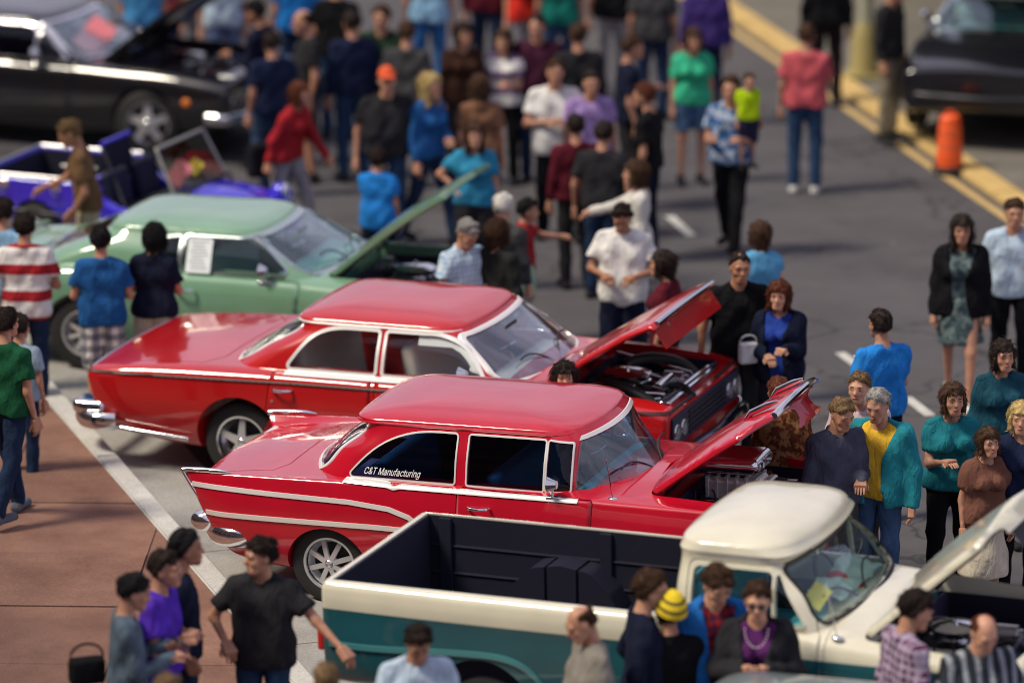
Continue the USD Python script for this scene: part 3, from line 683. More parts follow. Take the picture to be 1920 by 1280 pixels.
def coupe69(name, label, loc, pm, full=True, yaw=YAW, group=None, pitch=-1.0):
    def df(V):
        x, z = V[:, 0], V[:, 2]; V = V.copy()
        k = np.clip((-0.6 - x) / 0.45, 0, 1); V[:, 0] += k * np.clip(.80 - z, 0, .5) * 0.30
        return V
    sec = {
        -1.06: [(0, .42), (.74, .42), (.82, .52), (.85, .66), (.83, .82), (.74, .885), (.4, .90), (0, .905)],
        -0.7: [(0, .30), (.80, .30), (.89, .42), (.92, .66), (.89, .86), (.78, .915), (.4, .92), (0, .925)],
        0.0: [(0, .22), (.80, .22), (.90, .36), (.945, .64), (.90, .905), (.76, .955), (.4, .96), (0, .96)],
        0.7: [(0, .20), (.80, .20), (.88, .34), (.925, .64), (.875, .90), (.78, .935), (.4, .95), (0, .95)],
        1.7: [(0, .20), (.80, .20), (.88, .34), (.915, .64), (.865, .885), (.76, .925), (.4, .95), (0, .955)],
        2.7: [(0, .22), (.80, .22), (.90, .36), (.94, .64), (.885, .87), (.72, .905), (.4, .945), (0, .955)],
        3.4: [(0, .28), (.78, .28), (.88, .42), (.90, .62), (.86, .80), (.72, .845), (.4, .875), (0, .885)],
        3.66: [(0, .36), (.74, .36), (.82, .46), (.85, .60), (.82, .74), (.72, .79), (.4, .81), (0, .82)]}
    hoodpoly = [(2.22, -.66), (2.12, 0), (2.22, .66), (3.52, .66), (3.60, 0), (3.52, -.66)]
    bay = [(2.34, -.60), (2.34, .60), (3.40, .60), (3.40, -.60)]
    q = rpoly([(0.52, .955), (0.86, .945), (0.86, 1.215), (0.74, 1.20)], 0.02)
    q2 = rpoly([(0.90, .945), (1.92, .945), (1.56, 1.22), (0.90, 1.22)], 0.03)
    door = rpoly([(0.78, .30), (1.98, .30), (2.02, .90), (0.78, .925)], 0.04)
    S = dict(name=name, label=label, loc=loc, yaw=yaw, pitch=pitch, group=group, sec=sec, rad=[0, .05, .14, .14, .10, .06, .2, 0], deform=df, paint=pm,
        arches=[(0, .34, .375), (2.74, .34, .375)], half_width=.912, handle_z=.80,
        cabin={0.905: (2.32, -0.72, .80, .22, .18, .25), 1.05: (2.02, -0.36, .76, .16, .12, .25), 1.225: (1.66, 0.08, .645, .08, .08, .2), 1.255: (1.58, 0.10, .625, .07, .06, .22)}, crown=.085,
        well=[(2.0, -.70), (2.0, .70), (0.0, .60), (0.0, -.60)], well_x=(0.0, 2.05),
        side_windows=[("quarter_window", q, GLASS), ("door_window", q2, GLASS)],
        windscreen=rpoly([(-.70, .955), (.70, .955), (.59, 1.225), (-.59, 1.225)], 0.04), ws_x=1.3, ws_glass=SCREEN,
        rear_window=rpoly([(-.56, .99), (.56, .99), (.50, 1.20), (-.50, 1.20)], 0.05), rw_x=0.3, rw_glass=pane("dim_rear_screen", (0.4, 0.45, 0.45), 1.7),
        frame_mat=simple("mint_chrome", (0.55, 0.62, 0.62), 0.2, 0.9), doors=[door], grooves_z=[[(-1.0, -.66), (-0.72, -.68), (-0.66, 0), (-0.72, .68), (-1.0, .66)]],
        wheels=[(0, .78, .34, .20, .24, "slot", 0), (2.74, .79, .33, .20, .2, "slot", 0)], rail_mat=pm,
        mouldings=[("sill_moulding", band([(0.42, .255), (2.32, .255)], .06), BLACK)],
        trim=simple("pale_teal_vinyl", (.24, .34, .33), .5), seats=(0.25, 1.05), dash=1.74, dash_mat=simple("teal_dash", (.06, .16, .15), .5))
    if full:
        S["hood"] = dict(poly=hoodpoly, bay=bay, zmin=.70, floor=.40, bay_top=.84, hinge=(2.22, .94), angle=40, bay_mat=BAYDARK, rad_x=3.30, eng_x=2.82, eng_z=.74, seed=4, under=pm)
    t, b = build_car(S)
    for s in (-1, 1):
        lamp(t, (3.63, s * .60, .62), .088, (1, 0, 0), CHROME if full else DARKMETAL)
        part(t, "tail_light", mbox(-1.02, -0.90, min(s * .36, s * .74), max(s * .36, s * .74), .62, .74, .02), REDLENS, 40)
    bumper(t, -1.06, .80, .52, False, .05, .035, .10, .2); bumper(t, 3.74, .82, .50, True, .05, .035, .16, .2, CHROME if pm is not JET else DARKMETAL)
    part(t, "tail_spoiler", tube(curve([(-0.98, -.72, .925), (-1.04, 0, .965), (-0.98, .72, .925)], 16), .03, 8, flat=.6), pm, 50)
    mirror_(t, (1.68, -.88, .89)); mirror_(t, (1.68, .88, .89))
    wipers(t, 2.2, .965, .55)
    return t

def charger():
    sec = {
        -1.35: [(0, .42), (.80, .42), (.88, .5), (.92, .66), (.90, .82), (.80, .88), (.4, .90), (0, .90)],
        0.0: [(0, .22), (.84, .22), (.93, .36), (.975, .62), (.93, .90), (.80, .95), (.4, .96), (0, .96)],
        0.9: [(0, .20), (.84, .20), (.91, .34), (.93, .60), (.91, .87), (.80, .93), (.4, .95), (0, .95)],
        2.0: [(0, .20), (.84, .20), (.91, .34), (.93, .60), (.90, .86), (.78, .92), (.4, .955), (0, .96)],
        2.97: [(0, .22), (.84, .22), (.93, .36), (.965, .62), (.92, .86), (.78, .91), (.4, .95), (0, .96)],
        3.6: [(0, .28), (.82, .28), (.92, .40), (.94, .60), (.91, .80), (.78, .86), (.4, .89), (0, .90)],
        3.92: [(0, .36), (.80, .36), (.88, .44), (.91, .58), (.89, .74), (.78, .80), (.4, .83), (0, .84)]}
    hoodpoly = [(2.36, -.70), (2.24, 0), (2.36, .70), (3.82, .70), (3.88, 0), (3.82, -.70)]
    bay = [(2.50, -.64), (2.50, .64), (3.66, .64), (3.66, -.64)]
    q2 = rpoly([(0.9, .94), (1.62, .94), (1.62, 1.255), (0.9, 1.255)], 0.02)
    q3 = rpoly([(1.66, .94), (2.02, .94), (1.68, 1.24), (1.66, 1.25)], 0.01)
    door = rpoly([(0.80, .30), (2.08, .30), (2.10, .89), (0.80, .91)], 0.04)
    S = dict(name="vintage_coupe", label="glossy black muscle coupe with raised black bonnet and a pink sheet behind the windscreen", loc=LOC["charger"], yaw=-23.0, pitch=-1.0,
        sec=sec, rad=[0, .05, .14, .14, .12, .06, .2, 0], paint=JET, arches=[(0, .35, .38), (2.97, .35, .385)], half_width=.915, handle_z=.78,
        cabin={0.91: (2.46, -0.60, .82, .24, .18, .25), 1.06: (2.18, -0.30, .77, .18, .12, .25), 1.265: (1.76, 0.1, .65, .08, .08, .18), 1.295: (1.70, 0.1, .63, .07, .06, .2)}, crown=.085,
        well=[(2.1, -.72), (2.1, .72), (0.0, .6), (0.0, -.6)], well_x=(0, 2.15),
        side_windows=[("door_window", q2, TINT), ("vent_window", q3, GLASS)],
        windscreen=rpoly([(-.75, .965), (.75, .965), (.60, 1.262), (-.60, 1.262)], 0.04), ws_x=1.3, ws_glass=SCREEN2,
        rear_window=rpoly([(-.5, 1.0), (.5, 1.0), (.5, 1.22), (-.5, 1.22)], 0.05), rw_x=0.3, rw_glass=TINT,
        doors=[door], wheels=[(0, .80, .34, .20, .24, "slot", 0), (2.97, .83, .345, .225, .22, "cross", 16)],
        mouldings=[("sill_moulding", band([(0.45, .25), (2.5, .25)], .03), BLACK)],
        trim=NAVYV, seats=(0.3, 1.15), dash=1.84, dash_mat=BLACK,
        hood=dict(poly=hoodpoly, bay=bay, zmin=.74, floor=.40, bay_top=.86, hinge=(2.36, .94), angle=37, bay_mat=BAYDARK, rad_x=3.56, rad_mat=STEEL, eng_x=3.04, eng_z=.76, seed=3, under=JET))
    t, b = build_car(S)
    for s in (-1, 1):
        for k in range(2): lamp(t, (3.90, s * (.56 + .2 * k), .62), .075)
        part(t, "side_marker", m3.Manifold.sphere(.045, 20).scale([1.1, .5, 1]).translate([3.46, s * .935, .60]), AMBER, 40)
        part(t, "bumper_end", mbox(3.66, 3.90, min(s * .80, s * .95), max(s * .80, s * .95), .38, .50, .03), CHROME, 40)
    bumper(t, 4.02, .92, .44, True, .06, .045, .08, .12); bumper(t, -1.45, .9, .46, False, .06, .045, .1, .2)
    part(t, "radiator_shroud", mbox(3.68, 3.86, -.6, .6, .80, .835, .01), STEEL, 40)
    mirror_(t, (1.70, -.93, .90)); mirror_(t, (1.70, .93, .90))
    wipers(t, 2.34, .97, .55)
    s_ = thing("show_card", "pink show card lying behind the windscreen of the black coupe", "sign", LOC["charger"], -23.0)
    part(s_, "card", mbox(-.15, .15, -.2, .2, -.004, .004).rotate([48, 30, 0]).translate([2.02, -.22, 1.12]), simple("pink_card", (0.62, 0.16, 0.2), 0.6), False)
    return t
def pickup():
    t = thing("pickup_truck", "cream and teal pickup truck with an empty black-lined bed and its big bonnet raised", "truck", LOC["pickup"], -22.0, -1.2, size=(.92, .95, 1))
    zs = 1.095
    bed_sec = {x: [(0, .50), (.84, .50), (.94, .58), (.985, .80 + .02), (.975, 1.05), (.99, 1.17), (.955, 1.285), (0, 1.285)] for x in (-1.28, 0.0, 1.38)}
    bed_sec[-1.28] = [(0, .54), (.83, .54), (.91, .6), (.95, .82), (.945, 1.05), (.955, 1.17), (.93, 1.285), (0, 1.285)]
    R = [0, .05, .10, .10, .06, .08, .05, 0]
    bed = loft_x(bed_sec, R, 0, .1, end=.04) - mbox(-1.21, 1.32, -.885, .885, .62, 2)
    arch = m3.Manifold.cylinder(.62, .43, .43, 56).rotate([90, 0, 0])
    for s in (-1, 1): bed = bed - arch.translate([0, .31 + s * .86, .42])
    low = mbox(-3, 6, -2, 2, 0, zs)
    part(t, "bed_side", bed ^ low, TEAL); part(t, "bed_rail", bed - low, CREAM)
    lin = mbox(-1.205, 1.315, -.88, .88, .63, 1.275) - mbox(-1.19, 1.30, -.862, .862, .66, 2)
    lp = part(t, "bed_liner", lin, LINER)
    for s in (-1, 1):
        hp = rpoly([(-.56, .64), (-.40, .90), (-.24, 1.04), (0, 1.075), (.24, 1.04), (.40, .90), (.56, .64)], .10)
        hs = prism_y(hp, min(s * .60, s * .861), max(s * .60, s * .861))
        for gx in (-.12, .14): hs = hs - (prism_y([(gx - .012, .6), (gx + .012, .6), (gx + .012, 1.2), (gx - .012, 1.2)], -1, 1) - prism_y(hp.buffer(-.018), s * .60 + (-.2 if s < 0 else .018), s * .60 + (-.018 if s < 0 else .2)))
        part(lp, "wheel_housing", hs, LINER, 35)
        for sx in (-1.05, 0.28, 1.2): part(lp, "stake_pocket", mbox(sx - .05, sx + .05, min(s * .835, s * .863), max(s * .835, s * .863), .66, 1.27, .008), LINER)
    for s in (-1, 1):
        for zz in (.86, 1.06): part(lp, "side_rib", tube([(-1.18, s * .866, zz), (1.29, s * .866, zz)], .016, 6), LINER, 40)
    for k in range(7): part(lp, "floor_rib", mbox(-1.15, 1.28, -.52 + k * .16, -.48 + k * .16, .658, .672), LINER)
    for s in (-1, 1):
        mo = (loft_x(bed_sec, R, -.016, .1, end=.04) - loft_x(bed_sec, R, .01, .1, end=.04))
        ln = [(-1.22, .85), (-.62, .86), (-.2, .885), (0, .89), (.2, .88), (.36, .83), (.47, .74), (.53, .64)]
        lim = mbox(-3, 6, -2, 0, 0, 2) if s < 0 else mbox(-3, 6, 0, 2, 0, 2)
        part(t, "side_moulding", (mo ^ prism_y(band(curve(ln, 40).tolist(), .04), -1.3, 1.3)) ^ lim, PALETEAL)
    # cab and front
    sec = {
        1.42: [(0, .46), (.84, .46), (.92, .56), (.965, .80), (.965, 1.06), (.95, 1.22), (.88, 1.28), (0, 1.29)],
        2.5: [(0, .46), (.84, .46), (.92, .56), (.97, .80), (.97, 1.06), (.95, 1.20), (.86, 1.265), (0, 1.30)],
        3.2: [(0, .46), (.84, .46), (.92, .56), (.975, .80), (.97, 1.06), (.94, 1.17), (.84, 1.22), (0, 1.30)],
        4.1: [(0, .50), (.82, .50), (.91, .60), (.95, .80), (.94, 1.0), (.92, 1.10), (.80, 1.16), (0, 1.22)]}
    rad = [0, .05, .12, .12, .06, .10, .12, 0]
    A = loft_x(sec, rad, 0, .08)
    hp = rpoly([(2.92, -.84), (2.88, 0), (2.92, .84), (4.0, .82), (4.13, 0), (4.0, -.82)], .06)
    hood = (A ^ prism_z(hp, 1.06, 2)) - loft_x(sec, rad, .04, .08)
    A = A - prism_z(hp.buffer(.006), 1.06, 2) - prism_z(rpoly([(3.0, -.77), (3.0, .77), (3.88, .77), (3.88, -.77)], .05), .55, 2)
    for s in (-1, 1): A = A - arch.translate([3.25, .31 + s * .86, .42])
    lv = {1.25: (2.73, 1.42, .885, .13, .05, .15), 1.45: (2.58, 1.425, .86, .12, .05, .15), 1.68: (2.35, 1.44, .785, .10, .05, .15), 1.72: (2.42, 1.42, .80, .11, .06, .18), 1.755: (2.38, 1.43, .79, .11, .06, .22)}
    G0, GI = cabin(lv, .115), cabin(lv, .115, .04)
    dw = rpoly([(1.62, 1.285), (2.24, 1.285), (2.22, 1.62), (1.62, 1.62)], .05)
    vw = rpoly([(2.265, 1.285), (2.49, 1.285), (2.265, 1.60), (2.245, 1.60)], .012)
    ws = rpoly([(-.815, 1.30), (.815, 1.30), (.71, 1.635), (-.71, 1.635)], .06)
    rw = rpoly([(-.6, 1.34), (.6, 1.34), (.56, 1.60), (-.56, 1.60)], .05)
    ops = [("door_window", union([prism_y(dw, -1.3, -.2), prism_y(dw, .2, 1.3)]), union([prism_y(dw.buffer(.02), -1.3, -.2), prism_y(dw.buffer(.02), .2, 1.3)]), GLASS),
           ("vent_window", union([prism_y(vw, -1.3, -.2), prism_y(vw, .2, 1.3)]), union([prism_y(vw.buffer(.012), -1.3, -.2), prism_y(vw.buffer(.012), .2, 1.3)]), GLASS),
           ("windscreen", prism_x(ws, 2.2, 4), prism_x(ws.buffer(.022), 2.2, 4), SCREEN3), ("rear_window", prism_x(rw, 0, 1.8), prism_x(rw.buffer(.026), 0, 1.8), GLASS)]
    A = A - prism_z(rpoly([(2.50, -.82), (2.50, .82), (1.50, .80), (1.50, -.80)], .06), .55, 1.5)
    door = rpoly([(1.58, .56), (2.58, .56), (2.62, 1.26), (1.58, 1.26)], .05)
    Ain = loft_x(sec, rad, .05, .08)
    nd = union([prism_y(door, -1.3, -.3), prism_y(door, .3, 1.3)])
    for s in (-1, 1):
        gi = door.buffer(-.005); d = (A - Ain) ^ prism_y(gi, min(s * .3, s * 1.3), max(s * .3, s * 1.3))
        dp = part(t, "door", d - low, CREAM); part(dp, "lower_panel", d ^ low, TEAL)
        part(dp, "handle", tube(curve([(1.68, s * .955, 1.14), (1.70, s * .995, 1.14), (1.84, s * .995, 1.14), (1.86, s * .955, 1.14)], 8), .012, 8), CHROME, 50)
    A = A - (nd - Ain)
    A = A - (union([prism_y(band([(2.64, .56), (2.66, 1.3)], .009), -1.3, -.4), prism_y(band([(2.64, .56), (2.66, 1.3)], .009), .4, 1.3)]) - loft_x(sec, rad, .012, .08))
    part(t, "lower_body", A ^ low, TEAL); part(t, "upper_body", A - low, CREAM)
    sh = (G0 - GI) - union([o[1] for o in ops])
    gdoor = Polygon([(1.58, 1.25), (2.60, 1.25), (2.42, 1.665), (1.58, 1.665)])
    grv = band(list(rpoly([(1.58, 1.1), (2.62, 1.1), (2.46, 1.66), (1.58, 1.66)], .06).exterior.coords), .010)
    sh = sh - (union([prism_y(grv, -1.3, -.3), prism_y(grv, .3, 1.3)]) - cabin(lv, .115, .012))
    part(t, "cab_roof", sh ^ mbox(-3, 6, -2, 2, 1.25, 3), CREAM)
    gs = cabin(lv, .115, .014) - cabin(lv, .115, .02); ts = cabin(lv, .115, -.006) - cabin(lv, .115, .03)
    for nm, c, tr, gl in ops:
        for s in ((-1, 1) if nm in ("door_window", "vent_window") else (0,)):
            lim = mbox(-3, 6, -2, 0, 1.25, 3) if s < 0 else mbox(-3, 6, 0, 2, 1.25, 3) if s > 0 else mbox(-3, 6, -2, 2, 1.25, 3)
            g_ = part(t, nm, (gs ^ tr) ^ lim, gl)
            if g_: part(g_, "seal", ((tr - c) ^ ts) ^ lim, BLACK if nm in ("windscreen", "rear_window") else CREAM)
    hx, hz, an = 2.92, 1.24, 44
    M = lambda m: m.translate([-hx, 0, -hz]).rotate([0, -an, 0]).translate([hx, 0, hz + .03])
    h_ = part(t, "bonnet", M(hood), CREAM)
    part(h_, "under_frame", M((prism_z(hp.buffer(-.05).difference(hp.buffer(-.16)), .9, 1.4) + mbox(3.0, 4.0, -.06, .06, .9, 1.4)) ^ (loft_x(sec, rad, .041, .08) - loft_x(sec, rad, .07, .08))), simple("under_bonnet_dark", (.03, .03, .035), .6))
    for s in (-1, 1): part(h_, "hinge", cyl((2.96, s * .7, 1.15), (3.2, s * .7, 1.42), .016, n=8), DARKMETAL)
    by = rpoly([(3.0, -.77), (3.0, .77), (3.88, .77), (3.88, -.77)], .05).buffer(-.004)
    part(t, "engine_bay", prism_z(by.difference(by.buffer(-.012)), .56, 1.12) + prism_z(by.buffer(-.013), .56, .58), BAYDARK)
    part(t, "radiator", mbox(3.78, 3.84, -.45, .45, .6, 1.06, .01), DARKMETAL)
    engine(t, 3.36, .98, "v8", 1)
    for (wx, st) in ((0, "five"), (3.25, "five")):
        for s in (-1, 1): wheel(t, (wx, s * .82, .36), .36, .21, .2, st, 0, s)
    seat(t, "bench_seat", 1.60, 2.08, .68, .92, .56, AQUAV)
    part(t, "dashboard", mbox(2.30, 2.55, -.78, .78, 1.02, 1.285, .05), AQUAV, 40)
    steering(t, 2.24, .36, 1.25)
    part(t, "cab_floor", mbox(1.5, 2.56, -.8, .8, .54, .58), BLACK)
    part(t, "rear_view_mirror", mbox(2.30, 2.32, -.11, .11, 1.56, 1.62, .01), CHROME, 40)
    part(t, "radio_aerial", union([cyl((2.74, -.90, 1.24), (2.66, -.93, 1.62), .004, n=6), m3.Manifold.sphere(.03, 16).scale([1.6, 1, .5]).translate([2.74, -.90, 1.245])]), CHROME)
    wipers(t, 2.62, 1.30, .6)
    bumper(t, -1.38, .88, .55, False, .09, .05, .06, .1); bumper(t, 4.25, .92, .58, True, .09, .05, .1, .2)
    for s in (-1, 1):
        lamp(t, (4.08, s * .70, .92), .09)
        part(t, "tail_light", mbox(-1.33, -1.27, min(s * .84, s * .93), max(s * .84, s * .93), .78, .98, .02), REDLENS, 40)
    c = thing("show_card", "yellow card standing in the corner of the pickup windscreen", "sign", LOC["pickup"], -22.0, -1.2, size=(.92, .95, 1))
    part(c, "card", mbox(-.07, .07, -.09, .09, -.004, .004).rotate([42, 28, 0]).translate([2.46, -.52, 1.40]), simple("yellow_card", (.75, .62, .06), .6), False)
    k = thing("red_cap", "red cap left on the dashboard of the cream and teal pickup", "cap", LOC["pickup"], -22.0, -1.2, size=(.92, .95, 1))
    part(k, "crown", (m3.Manifold.sphere(.10, 24).scale([1.1, .9, .9]) ^ mbox(-1, 1, -1, 1, 0, 1)).translate([2.38, .12, 1.30]), simple("red_cloth", (.5, .02, .02), .8), 40)
    part(k, "peak", (m3.Manifold.cylinder(.012, .09, .09, 24).scale([1.1, .85, 1])).translate([2.49, .12, 1.30]), simple("red_cloth", (.5, .02, .02), .8), 40)
    s2 = thing("sun_shade", "pale green crumpled sun shade on the dashboard of the pickup", "shade", LOC["pickup"], -22.0, -1.2, size=(.92, .95, 1))
    g = np.stack(np.meshgrid(np.linspace(2.32, 2.58, 14), np.linspace(-.35, .62, 30), indexing="ij"), -1).reshape(-1, 2)
    z = 1.315 + (meshkit.fbm(np.column_stack([g * 9, g[:, 0] * 0]), 3, 5) - .3) * .12 + (2.5 - g[:, 0]) * .25
    idx = np.arange(14 * 30).reshape(14, 30); F = np.stack([idx[:-1, :-1], idx[1:, :-1], idx[1:, 1:], idx[:-1, 1:]], -1).reshape(-1, 4)
    part(s2, "sheet", (np.column_stack([g, z]), F), simple("pale_green_foil", (.42, .55, .48), .45), 50)
    return t

def buggy():
    t = thing("open_buggy", "violet-blue open buggy with a cargo tub, upright frame and tilted windscreen", "car", LOC["buggy"], YAW, -1, size=(.82, .85, .95))
    R = [0, .04, .08, .08, .04, .04, .1, 0]
    tub = loft_x({-1.15: [(0, .42), (.62, .42), (.72, .52), (.76, .66), (.77, .80), (.78, .88), (.74, .90), (0, .90)],
                  0.35: [(0, .36), (.66, .36), (.76, .46), (.80, .62), (.80, .80), (.80, .88), (.76, .90), (0, .90)]}, R, 0, .08, end=.03)
    tub = tub - mbox(-1.08, .28, -.68, .68, .50, 2)
    for s in (-1, 1): tub = tub - m3.Manifold.cylinder(.5, .36, .36, 40).rotate([90, 0, 0]).translate([-.35, .25 + s * .82, .33])
    part(t, "cargo_tub", tub, PURPLE)
    li = part(t, "tub_liner", mbox(-1.075, .275, -.675, .675, .505, .893) - mbox(-1.06, .26, -.66, .66, .53, 2), LINER)
    for k in range(5): part(li, "tie_down", mbox(-.8 + k * .2, -.72 + k * .2, .635, .662, .72, .75, .01), STEEL)
    for s in (-1, 1):
        part(t, "tub_rail", tube([(-1.12, s * .74, .915), (.30, s * .76, .915)], .022, 8), STEEL, 50)
        for x in (-.75, -.05):
            lt = part(t, "latch", mbox(x - .07, x + .07, min(s * .775, s * .80), max(s * .775, s * .80), .80, .88, .012), CHROME, 40)
            part(lt, "lever", tube(curve([(x - .05, s * .80, .79), (x, s * .825, .75), (x + .05, s * .80, .79)], 8), .010, 6), CHROME, 50)
    part(t, "rear_rail", tube([(-1.13, -.74, .915), (-1.13, .74, .915)], .022, 8), STEEL, 50)
    # floor, seats, frame and panel behind the seats
    part(t, "floor_pan", loft_x({.36: [(0, .32), (.64, .32), (.74, .40), (.78, .52), (.785, .68), (.78, .80), (.74, .84), (0, .84)], .80: [(0, .28), (.6, .28), (.70, .34), (.73, .44), (.73, .54), (.72, .62), (.68, .64), (0, .64)], 1.30: [(0, .28), (.6, .28), (.68, .34), (.72, .44), (.72, .60), (.70, .72), (.66, .76), (0, .76)]}, R, 0, .1) - mbox(.42, 1.25, -.62, .62, .36, 2), PURPLE)
    pn = part(t, "upright_panel", loft_x({-.33: [(0, -.30), (.01, -.30), (.02, -.28), (.02, 0), (.02, .28), (.015, .31), (.01, .32), (0, .32)], .33: [(0, -.30), (.01, -.30), (.02, -.28), (.02, 0), (.02, .28), (.015, .31), (.01, .32), (0, .32)]}, [0, .005, .005, .005, .01, .01, .005, 0], 0, .08).rotate([0, 0, 90]).rotate([0, -10, 0]).translate([.36, 0, .90]), simple("dark_trim", (.010, .010, .024), .7, spec=.15), 40)
    part(pn, "edge_strip", tube([(.31, -.33, 1.215), (.31, .33, 1.215)], .024, 8), PURPLE, 50)
    part(t, "bulkhead", mbox(.34, .38, -.66, .66, .58, .74, .015), simple("dark_trim", (.010, .010, .024), .7, spec=.15), 40)
    for s in (-1, 1):
        part(t, "stay", tube([(.32, s * .33, 1.18), (.80, s * .62, .58)], .018, 8), DARKMETAL, 50)
        seat(t, "bucket_seat", .50, .95, .24, .62, .36, NAVYV, s * .33, .2)
    steering(t, 1.10, .33, .92, .16)
    # windscreen frame
    fr = np.array([(1.42, -.62, .80), (1.16, -.56, 1.26), (1.16, .56, 1.26), (1.42, .62, .80)])
    w = part(t, "windscreen_frame", tube(np.vstack([fr[0], fr[0] * .93 + fr[1] * .07, fr[1] * .93 + fr[0] * .07, fr[1], fr[1] * .93 + fr[2] * .07, fr[2] * .93 + fr[1] * .07, fr[2], fr[2] * .93 + fr[3] * .07, fr[3]]), .019, 8), simple("frame_grey", (.35, .36, .33), .45, .4), 60)
    part(w, "lower_bar", tube([fr[0], fr[3]], .02, 8), DARKMETAL, 50)
    part(w, "pane", (np.vstack([fr + [.003, 0, 0], fr - [.003, 0, 0]]), np.array([[0, 1, 2, 3], [7, 6, 5, 4], [0, 4, 5, 1], [1, 5, 6, 2], [2, 6, 7, 3], [3, 7, 4, 0]])), pane("buggy_screen", (.7, .74, .72), 1.9), False)
    for s in (-1, 1): part(w, "bracket", tube(curve([(1.42, s * .5, .80), (1.52, s * .5, .84), (1.56, s * .5, .76)], 6), .018, 7), BLACK, 50)
    # nose
    df = lambda V: np.column_stack([V[:, 0], V[:, 1], V[:, 2] + .05 * np.cos(V[:, 1] / .42 * PI) * np.clip(1 - abs(V[:, 0] - 1.95) / .6, 0, 1) * (V[:, 2] > .55)])
    nose = loft_x({1.26: [(0, .30), (.58, .30), (.68, .38), (.72, .52), (.70, .70), (.62, .78), (.3, .80), (0, .80)], 1.7: [(0, .28), (.58, .28), (.70, .36), (.76, .50), (.72, .66), (.60, .74), (.3, .77), (0, .78)],
        2.15: [(0, .28), (.56, .28), (.70, .36), (.76, .46), (.70, .60), (.54, .66), (.3, .69), (0, .70)], 2.45: [(0, .32), (.42, .32), (.54, .38), (.58, .44), (.54, .52), (.42, .56), (.2, .57), (0, .575)]}, [0, .05, .1, .14, .1, .1, .1, 0], 0, .05, df, .08)
    for s in (-1, 1): nose = nose - m3.Manifold.cylinder(.5, .34, .34, 40).rotate([90, 0, 0]).translate([1.95, .25 + s * .84, .31])
    part(t, "nose", nose, PURPLE, 50)
    for s in (-1, 1):
        b = part(t, "headlight_pod", m3.Manifold.sphere(.105, 28).scale([1.3, 1, 1]).translate([2.24, s * .42, .70]), PURPLE, 50)
        lamp(b, (2.34, s * .42, .71), .088, (1, 0, .12))
        part(t, "side_moulding", tube([(-1.1, s * .785, .60), (.3, s * .81, .56)], .012, 6), CHROME, 50)
        for x, R_ in ((-.35, .32), (1.95, .30)): wheel(t, (x, s * .70, R_), R_, .17, .22, "slot", 0, s)
    c = thing("show_card", "pink show card on the dashboard of the violet buggy", "sign", LOC["buggy"], YAW, -1, size=(.82, .85, .95))
    part(c, "card", mbox(-.1, .1, -.14, .14, -.004, .004).rotate([48, 30, 0]).translate([1.26, -.22, .96]), simple("pink_card", (0.62, 0.16, 0.2), 0.6), False)
    c = thing("yellow_tag", "small yellow tag beside the pink card in the violet buggy", "tag", LOC["buggy"], YAW, -1, size=(.82, .85, .95))
    part(c, "card", mbox(-.07, .07, -.08, .08, -.004, .004).rotate([48, 30, 0]).translate([1.28, .14, .96]), simple("yellow_card", (.75, .62, .06), .6), False)
    return t
# ------------------------------------------------------------------ the street
def ground_mat(key, cols, scale, bump, rough=0.9, fine=160.0, stain=0.35):
    def fn(path):
        dark = tuple(c * 0.6 for c in cols[0])
        return usdkit.material(stage, path, {
            "g": ("geometry", {}),
            "n1": ("noise_texture", {"scale": scale, "detail": 7, "roughness": 0.68}),
            "r1": ("rgb_ramp", {"ramp": [(0.32, cols[0]), (0.68, cols[1])]}),
            "n2": ("noise_texture", {"scale": fine, "detail": 3}),
            "r2": ("rgb_ramp", {"ramp": [(0.3, (0.72, 0.72, 0.72)), (0.7, (1.25, 1.25, 1.25))]}),
            "mul": ("mix_color", {"blend_type": "multiply", "fac": 0.8, "use_clamp_result": False}),
            "n3": ("noise_texture", {"scale": 1.1, "detail": 5, "roughness": 0.65}),
            "r3": ("rgb_ramp", {"ramp": [(0.56, (0, 0, 0)), (0.70, (stain, stain, stain))]}),
            "st": ("mix_color", {"b": dark}),
            "b": ("bump", {"strength": bump, "distance": 0.01}),
            "p": ("principled_bsdf", {"roughness": rough, "specular_ior_level": 0.3}),
        }, [("g.position", "n1.vector"), ("n1.fac", "r1.fac"), ("g.position", "n2.vector"), ("n2.fac", "r2.fac"), ("r1.color", "mul.a"), ("r2.color", "mul.b"),
            ("g.position", "n3.vector"), ("n3.fac", "r3.fac"), ("r3.color", "st.fac"), ("mul.result", "st.a"), ("st.result", "p.base_color"), ("n2.fac", "b.height"), ("b.normal", "p.normal")], surface="p.BSDF")
    return mat(key, fn)
